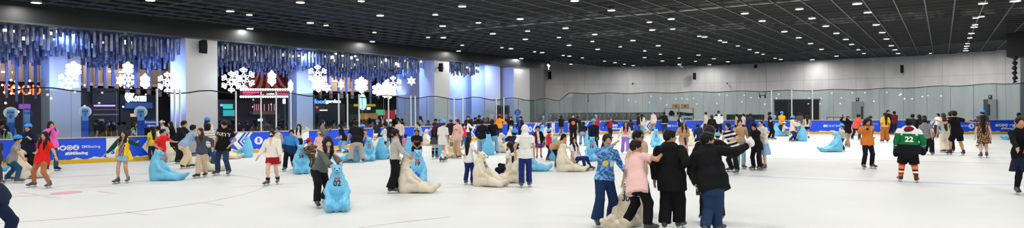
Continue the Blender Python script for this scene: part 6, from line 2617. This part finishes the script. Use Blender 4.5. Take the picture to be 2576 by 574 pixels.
person('woman in a black top and pale blue jeans beside the man in black', 1243, 389, 299, 174, ('long', (22, 22, 26), {'hem': -.01}), ('flare', (142, 176, 206), {'waist': .1}), hair='long', hx=1236, feet=((1236, 388), (1250, 387)), aR='fwd')
person('child in an orange hoodie and red hat pushing a bear at the barrier', 1257, 352, 289, 176, ('hoodie', (240, 150, 40)), ('jeans', (50, 52, 66)), hat=('beanie', (220, 50, 40)), kid=False, aR='out')
person('man in a black coat facing the camera by the barrier post', 1285, 352, 294, 0, ('jacket', (20, 20, 24), {'hem': .12}), ('jeans', (24, 24, 30)), sex='m', aL='belly', aR='belly')
person('man in a navy and purple jacket leaning right at the barrier', 1311, 356, 293, -60, ('jacket', (28, 32, 56), {'fn': front_strip((110, 60, 150), .05, .1)}), ('jeans', (26, 28, 40)), sex='m', aL=('p', 1296, 322, 0), aR='relax')
person('girl in a pale pink lettered sweatshirt and beige trousers', 1152, 399, 299, -45, ('hoodie', (236, 190, 178), {'loose': 1.2}), ('trousers', (206, 170, 132)), hair='long', hc=(70, 38, 36), hx=1150, feet=((1147, 398), (1158, 399)), aL='relax', aR='relax', skin='l',
       extra=wide_lettering('USA', (110, 70, 80), u=.22, sz=.07))
person('woman in a brown dress and blue helmet behind the cream bear numbered 20', 1135, 384, 297, 170, ('long', (44, 30, 28)), ('long_skirt', (66, 44, 38), {'hem': .44, 'flare': .10}), helmet=(50, 130, 215))
person('girl in a white shirt, blue helmet and white knee socks', 1115, 407, 302, 150, ('tee', (232, 232, 228), {'loose': 2.0, 'hem': .1, 'sleeve': .9}), ('short_shorts', (130, 170, 200), {'socks': (230, 230, 228), 'sockh': .05}), helmet=(80, 160, 230), feet=((1109, 408), (1120, 406)), aL=('p', 1102, 362, 0))
person('girl in a dark top and blue helmet behind the knee-sock girls', 1108, 380, 297, 20, ('tee', (60, 50, 80)), ('jeans', (40, 44, 60)), helmet=(50, 140, 225))
person('girl in a black tank, grey skirt, black knee socks and red-tipped hair', 1094, 400, 306, 172, ('tank', (20, 20, 24)), ('skirt', (70, 72, 78), {'hem': .18, 'flare': .14, 'socks': (20, 20, 24), 'sockh': .05}), hair='long', hc=(70, 26, 26), feet=((1089, 400), (1098, 399)), aL='out', aR='relax', skin='l')
person('girl in a pink jacket half hidden near the barrier', 1165, 372, 312, 150, ('jacket', (214, 50, 96)), ('jeans', (60, 110, 150)), kid=True)
person('woman in a white top and dark hair near the gate chevrons', 1174, 366, 301, 160, ('long', (226, 222, 218), {'hem': -.01}), ('jeans', (40, 44, 56)), hair='long', aR='out')
person('man in a black hoodie in front of the barrier chevrons', 1178, 358, 292, 0, ('hoodie', (26, 28, 34)), ('jeans', (22, 24, 30)), sex='m')
person('girl in pale denim overalls and dark hair near the glass', 1053, 385, 308, -30, ('tee', (150, 180, 210), {'sleeve': 1.0}), ('dress', (110, 160, 200), {'hem': .26, 'flare': .13}), hair='pony', hx=1050, skin='l')
person('child in a pink cape top with dark hair turned away', 1021, 398, 338, 170, ('cape', (244, 130, 170), {'loose': 2.4}), ('jeans', (30, 32, 40)), hair='bob', kid=True)
person('girl in a black lettered shirt with lavender sweater tied at her waist', 1049, 433, 325, 2, ('tee', (24, 24, 28), {'loose': 1.3}), ('wide', (150, 150, 180), {'fn': lambda cc, l, f, u, V0: cc}), hair='long', hat=('band', (170, 196, 226)), kid=True, aL=('p', 1046, 370, .22), aR=('p', 1053, 370, .22),
       skin='d', extra=wide_lettering('Boo!', (230, 140, 60), u=.21, sz=.062))
person('woman in a grey blouse and black trousers with a red hair tie and mask', 992, 486, 324, 112, ('shirt', (186, 182, 176), {'hem': -.02, 'loose': 1.3}), ('wide', (20, 20, 22), {'waist': .1}), hair='pony', hx=996, feet=((982, 487), (1004, 485)), aL='relax', aR=('p', 1029, 393, 0), mask=(30, 30, 34), skates='grey',
       extra=lambda k: MB().tube([k['HC'] - k['HF'] * k['hh'] * .5 + k['HL'] * a * .07 - k['HU'] * (.02 + abs(a) * .01) for a in (-1, -.5, 0, .5, 1)], [.03, .02, .03, .02, .03], 8).build('hair_tie', mat('hair_tie_red', (200, 34, 50), rough=.7), k['root'], True))
person('woman in a black top and long hair with pale jeans near the glass', 980, 380, 308, 10, ('long', (22, 22, 26)), ('jeans', (120, 156, 186)), hair='longf', hx=984, skin='l')
person('woman in a cream jacket behind the grey-bloused woman', 1005, 376, 301, -10, ('jacket', (208, 196, 178)), ('jeans', (44, 46, 54)), hair='bun', aL='chest')
person('boy in a white shirt and black vest reaching to a bear', 968, 396, 309, -85, ('long', (228, 228, 228), {'fn': lambda cc, l, f, u, V0: (cc.__setitem__((np.abs(l) < .075), lin((26, 28, 34))), cc)[1]}), ('jeans', (30, 34, 46)), sex='m', hx=970, aL=('p', 948, 344, 0), aR=('p', 950, 346, 0))
person('person in a dark top and blue helmet behind the white bear', 950, 378, 303, 0, ('tee', (40, 42, 50)), ('jeans', (50, 56, 70)), helmet=(50, 130, 220), aR='up')
person('child in a dark shirt and blue helmet reaching right beside beige trousers', 910, 398, 315, 100, ('tee', (34, 36, 44)), ('jeans', (34, 40, 60)), helmet=(50, 140, 225), hx=912, aL=('p', 934, 350, 0), aR=('p', 930, 348, .1), kid=False)
person('man in a black shirt and beige trousers pushing a bear, seen from behind', 898, 410, 305, -160, ('tee', (24, 26, 34), {'loose': 1.5}), ('baggy', (186, 174, 162)), sex='m', hx=887, H=1.68, feet=((882, 410), (913, 409)), aL=('p', 872, 362, 0), aR=('p', 915, 350, -.1))
person('woman in a black shirt and pale jeans bending left with long hair', 869, 387, 313, -88, ('tee', (22, 24, 28)), ('jeans', (120, 164, 196)), hair='long', hx=847, H=1.58, aL=('p', 850, 345, 0), aR=('p', 848, 348, 0), feet=((862, 383), (872, 388)))
person('woman with very long black hair in a grey top looking at her phone', 811, 402, 301, 95, ('long', (122, 124, 120), {'loose': 1.4}), ('jeans', (44, 46, 54)), hair='vlong', aL=('p', 826, 327, .1), aR=('p', 826, 328, 0), extra=lambda k: phone(k, 1, 'phone held by the long-haired woman in grey'))
person('woman in a grey off-shoulder sweater leaning on the bear numbered 02', 806, 520, 337, 40, ('long', (98, 102, 98), {'hem': -.01, 'loose': 1.2, 'cuff': 1.8, 'fn': lambda cc, l, f, u, V0: (cc.__setitem__((u > .285), lin(SKINS['l'])), cc)[1]}), ('trousers', (22, 22, 26), {'waist': .09}), hair='longf', hc=(30, 24, 26), hx=832, H=1.62, feet=((801, 521), (822, 505)),
       aL=('p', 833, 419, .1), aR=('p', 860, 417, .1), pitch=30, skin='l', skates='dark', look=-15)
person('crouching child in a red hat and brown camouflage beside the bear', 781, 433, 357, 50, ('jacket', (104, 82, 62), {'fn': floral((60, 50, 40), (150, 120, 90), 40)}), ('jeans', (90, 76, 62)), hat=('beanie', (190, 34, 44)), hx=787, H=1.25, kid=True, aL='fwd', aR='fwd')
person('small child in a pink jacket and orange beanie', 803, 404, 334, -5, ('jacket', (240, 190, 188)), ('jeans', (220, 214, 214)), hat=('beanie', (240, 160, 40)), kid=True, aL='relax', aR='chest', skin='l')
person('girl in a white crop top and black trousers waving one arm', 753, 401, 313, 0, ('crop', (226, 220, 216), {'hem': -.15, 'sleeve': 1.8, 'strap': False}), ('jeans', (22, 22, 28), {'waist': .09}), hair='longf', aR=('p', 767, 319, .05), aL='relax', skin='l')
person('boy in a blue and white jacket and black trousers holding a bear', 728, 430, 317, 10, ('jacket', (64, 140, 210), {'fn': lambda cc, l, f, u, V0: (cc.__setitem__(u < .14, lin((26, 52, 92))), cc)[1]}), ('trousers', (18, 18, 22)), sex='m', hx=730, feet=((717, 431), (744, 424)), aL='relax', aR=('p', 750, 367, .1))
person('girl in a pale top with a blue hair tie behind the white shirt', 700, 416, 318, -20, ('tank', (222, 212, 200)), ('jeans', (160, 140, 120)), hair='bun', hx=697, feet=((694, 414), (704, 416)))
person('woman in a white shirt, red shorts and a black face mask', 686, 466, 326, -4, ('shirt', (236, 230, 220), {'hem': .0, 'loose': 1.5, 'sleeve': 1.85, 'fn': lambda cc, l, f, u, V0: (cc.__setitem__((np.abs(l) < .02 * (u - .19) / .1) & (f > 0) & (u > .17), lin(SKINS['l'])), cc.__setitem__((np.abs(l) < .002) & (f > 0) & (u < .17), lin((200, 194, 184))), cc)[2]}), ('shorts', (168, 24, 42), {'len': .55, 'socks': (24, 24, 28), 'sockh': .72}), hair='bun', mask=(26, 26, 30), hx=681, feet=((674, 467), (699, 463)), aL=('p', 647, 400, .05), aR=('p', 706, 402, .1), skin='l', build=1.12)

# ---- left
person('man in a black lettered shirt and blue jeans looking down', 562, 442, 299, -4, ('tee', (20, 20, 22), {'loose': 1.6, 'hem': .06}), ('jeans', (44, 62, 92)), sex='m', hx=567, feet=((548, 441), (576, 442)), aL=('p', 540, 369, 0), aR=('p', 579, 366, .05), pitch=28, look=-8, extra=party)
person('girl in a slate top and beige trousers raising a hand to her face', 505, 446, 320, -10, ('shirt', (70, 78, 92), {'hem': .03}), ('trousers', (206, 182, 156)), hair='longf', hc=(60, 38, 30), feet=((499, 448), (518, 445)), aL=('p', 497, 343, .2), aR=('p', 535, 372, 0), skates='dark', skin='l')
person('woman in a white and brown striped shirt and jeans seen from behind', 527, 431, 310, 165, ('long', (230, 222, 212), {'fn': stripes((150, 110, 92), .055, .28), 'loose': 1.4, 'hem': .02}), ('jeans', (44, 76, 116)), hair='bob', hx=518, feet=((518, 430), (535, 430)), aR='relax')
person('woman with long dark hair and a blue helmet behind the striped shirt', 523, 405, 296, 170, ('long', (220, 216, 212)), ('jeans', (60, 70, 90)), hair='vlong', hc=(50, 34, 32), helmet=(40, 130, 220), hx=521, H=1.68)
person('person in a pale blue top and cream wide trousers bending away', 466, 424, 318, 140, ('long', (150, 182, 214)), ('wide', (228, 208, 168)), hx=489, H=1.62, feet=((459, 425), (478, 423)), aL='push', aR='push', skates='dark')
person('person in a black jacket leaning forward behind the cream trousers', 450, 413, 306, 88, ('jacket', (24, 26, 32), {'loose': 1.4}), ('jeans', (26, 28, 34)), sex='m', hx=491, H=1.72, feet=((445, 413), (455, 410)), aL='push', aR='push', skates='dark')
person('boy in a white shirt and olive trousers facing left by the gate', 450, 402, 313, -70, ('tee', (232, 230, 226), {'loose': 1.4}), ('trousers', (62, 62, 46)), sex='m', hx=450, feet=((441, 400), (453, 403)), aL=('p', 430, 355, 0), aR='relax', skates='dark')
person('child in a red shirt bending behind the blue profile bear', 407, 432, 326, 80, ('tee', (226, 40, 44), {'loose': 1.4}), ('jeans', (150, 146, 142)), sex='m', hx=415, H=1.42, aL=('p', 400, 372, .1), aR='fwd', feet=((402, 432), (410, 430)))
person('woman in a yellow top with dark hair beside the gate', 384, 396, 319, -120, ('tee', (216, 200, 40)), ('jeans', (40, 44, 60)), hair='long', skates=None)
person('girl in a white top facing left beside the yellow top', 399, 398, 318, -70, ('tee', (226, 226, 226)), ('jeans', (40, 44, 60)), hair='pony', hx=398)
person('man in a white cap and dark clothes in the gateway', 409, 386, 303, 0, ('tee', (190, 190, 188)), ('jeans', (30, 30, 36)), sex='m', hat=('cap', (200, 200, 204)), skates=None)
person('woman in dark clothes with long hair in the gateway', 429, 392, 305, -20, ('long', (26, 24, 28)), ('jeans', (22, 22, 28)), hair='longf', skates=None)


def flaps(k):
    P0, L, F, S, h = k['P0'], k['L'], k['F'], k['S'], k['h']
    for g in (-1, 1):
        f = Field(.011, .02)
        f.cone(P0 + L * g * .095 * h + S * .10 * h, P0 + L * g * (.10 if g < 0 else .17) * h - S * .07 * h + F * .02, .035 * h, .05 * h, dv=F, ratio=1.6, flat=(False, True))
        k['part']('jacket_flap', f, (244, 200, 34), fold=.005)


def vest(cc, l, f, u, V0):
    m = (np.abs(l) < .052 + .02 * np.clip(.15 - u, 0, 1)) & (f > .0)
    cc[m] = lin((96, 84, 104))
    r = np.random.RandomState(2)
    w = sum(np.sin(V0 @ (r.normal(size=3) * 70) + r.rand() * 6) for _ in range(4))
    cc[m & (w > 1.0)] = lin((170, 160, 170))
    return cc


person('girl in a yellow jacket with green sleeves and denim shorts, arms spread', 309, 462, 327, 2, ('jacket', (244, 200, 34), {'slc': (16, 70, 56), 'fn': vest, 'loose': 1.2, 'hem': -.01}), ('short_shorts', (140, 178, 206), {'len': .45, 'waist': .06}), hair='longf', hc=(24, 20, 24),
       feet=((297, 462), (322, 460)), aL=('p', 266, 388, .05), aR=('p', 346, 358, .05), skin='m', extra=flaps)
person('girl in a red shirt and tan leggings with wavy black hair', 106, 474, 325, -6, ('tee', (228, 38, 32), {'hem': .07, 'loose': 1.2}), ('leggings', (176, 112, 78)), hair='longf', hc=(20, 17, 20), feet=((86, 471), (125, 473)), aL=('p', 90, 384, .05), aR=('p', 143, 400, .05), kid=False, skates='grey')
person('person in a navy jacket and blue helmet with white-striped trousers', 72, 449, 311, 10, ('jacket', (24, 32, 54), {'hem': .06, 'loose': 1.3}), ('baggy', (20, 20, 24), {'fn': lambda cc, l, f, u, V0: (cc.__setitem__((l > .085) & (np.abs(f) < .02), lin((220, 220, 220))), cc)[1]}), helmet=(44, 140, 226),
       hair='bob', hx=67, aL='relax', aR=('p', 78, 350, .2), feet=((64, 448), (80, 449)), extra=lambda k: decal(k, None, 0, (225, 228, 232), l=.02, u=.245, V=[Vector((-.07, -.02, 0)), Vector((.0, .02, 0)), Vector((.07, -.0, 0)), Vector((.0, .05, 0))], F=[(0, 1, 2, 3)], name='jacket_mark'))
person('child in a grey shirt and blue helmet leaning towards a cream bear', 30, 460, 333, 120, ('tee', (150, 146, 142), {'loose': 1.4}), ('jeans', (38, 76, 112)), helmet=(30, 136, 232), hx=44, H=1.48, feet=((17, 456), (42, 461)), aR=('p', 64, 404, .1), aL='relax', skin='m')
person('woman in a pink hoodie and jeans with an arm raised behind the red shirt', 129, 431, 305, 60, ('hoodie', (240, 110, 190)), ('jeans', (44, 84, 120)), hair='longf', hx=127, aL=('p', 134, 320, .3), aR=('p', 134, 326, .15), skates='dark')
person('skater in dark jeans cut off by the lower left edge', -36, 640, 380, 100, ('tee', (30, 40, 60)), ('jeans', (24, 34, 62)), sex='m', feet=((-60, 640), (16, 640)), H=1.6)
person('skater in grey skates cut off at the left edge behind', -10, 462, 338, 90, ('tee', (60, 60, 70)), ('jeans', (60, 60, 70)), sex='m', feet=((-18, 461), (1, 463)))

# ---- beyond the barrier


def outside(label, x, t, face, top, bot, Y=None, D=None, **kw):
    if D is not None:
        Y = facade(x, 300, D).y
    person(label, x, 400, t, face, top, bot, skates=None, onice=False, behind=Y, ground=-.03, **kw)


outside('woman in a pale green top and white face mask behind the barrier', 16, 316, -10, ('long', (190, 214, 176)), ('jeans', (60, 60, 70)), D=28.9, hair='longf', mask=(236, 236, 236), hat=None)
outside('person in a grey hood standing behind the white-masked woman', 25, 305, 180, ('hoodie', (128, 132, 126)), ('jeans', (50, 50, 60)), D=30.3, hat=('hood', (128, 132, 126)))
outside('person in a dark purple top at the far left behind the barrier', 5, 309, 60, ('long', (52, 40, 74)), ('jeans', (30, 30, 40)), D=29.9)
outside('woman in a white and green patterned top behind the barrier', 338, 306, 100, ('tee', (214, 216, 196), {'fn': floral((40, 100, 70), (220, 220, 200), 30)}), ('jeans', (40, 44, 56)), D=27.8, hair='longf', hc=(60, 44, 34))
outside('woman in a striped white top with black hair behind the glass', 1058, 292, -80, ('tee', (210, 210, 200), {'fn': stripes((120, 150, 120), .05, .3)}), ('jeans', (40, 44, 56)), D=24.3, hair='long')
outside('man in a black cap with a tired face leaning behind the barrier', 1206, 290, 0, ('long', (30, 32, 36)), ('jeans', (30, 30, 36)), D=23.9, sex='m', hat=('cap', (24, 24, 28)))
outside('man in dark clothes left of the black cap behind the barrier', 1196, 296, 20, ('tee', (50, 52, 48)), ('jeans', (30, 30, 36)), D=23.9, sex='m')
outside('woman in dark clothes right of the black cap behind the barrier', 1227, 296, -20, ('tee', (60, 58, 50)), ('jeans', (30, 30, 36)), D=23.9, hair='bob')
for i, (x, t) in enumerate(((1218, 298), (1186, 300), (1147, 303), (1096, 300), (1077, 304))):
    outside('dim standing figure behind the glass near the far pillars', x, t, 0, ('tee', (50, 48, 52)), ('jeans', (26, 26, 32)), D=25.2, hair='short', group='dim figures near the far pillars', voxm=1.3)
rp = random.Random(9)
dim = [(244, 300, 31), (256, 304, 31.4), (268, 306, 32), (283, 302, 33), (296, 306, 33.5), (312, 304, 34), (370, 306, 33), (556, 303, 32), (570, 306, 33), (586, 302, 34), (603, 305, 32.5), (622, 306, 33.5), (640, 301, 34), (660, 306, 32),
       (676, 303, 33), (700, 305, 33.6), (712, 302, 34), (792, 304, 31), (806, 301, 32), (822, 304, 33), (838, 302, 31.6), (858, 303, 32.4), (884, 301, 33), (893, 298, 32), (915, 302, 31), (930, 297, 33), (944, 301, 32),
       (962, 299, 31), (1001, 297, 29.6), (1012, 299, 30), (172, 318, 29.4)]
for i, (x, t, D) in enumerate(dim[:-1]):
    outside('dim figure in the crowd of onlookers behind the left glass', x, t, rp.choice((0, 180, 60, -60, 150, -120)), ('tee', rp.choice([(30, 30, 36), (60, 44, 50), (44, 50, 66), (90, 86, 84), (36, 34, 40), (70, 60, 84)])), ('jeans', (26, 28, 36)),
            D=D + .6, hair=rp.choice(('short', 'long', 'bob')), group='onlookers behind the left glass', voxm=1.25, sex=rp.choice('mf'))
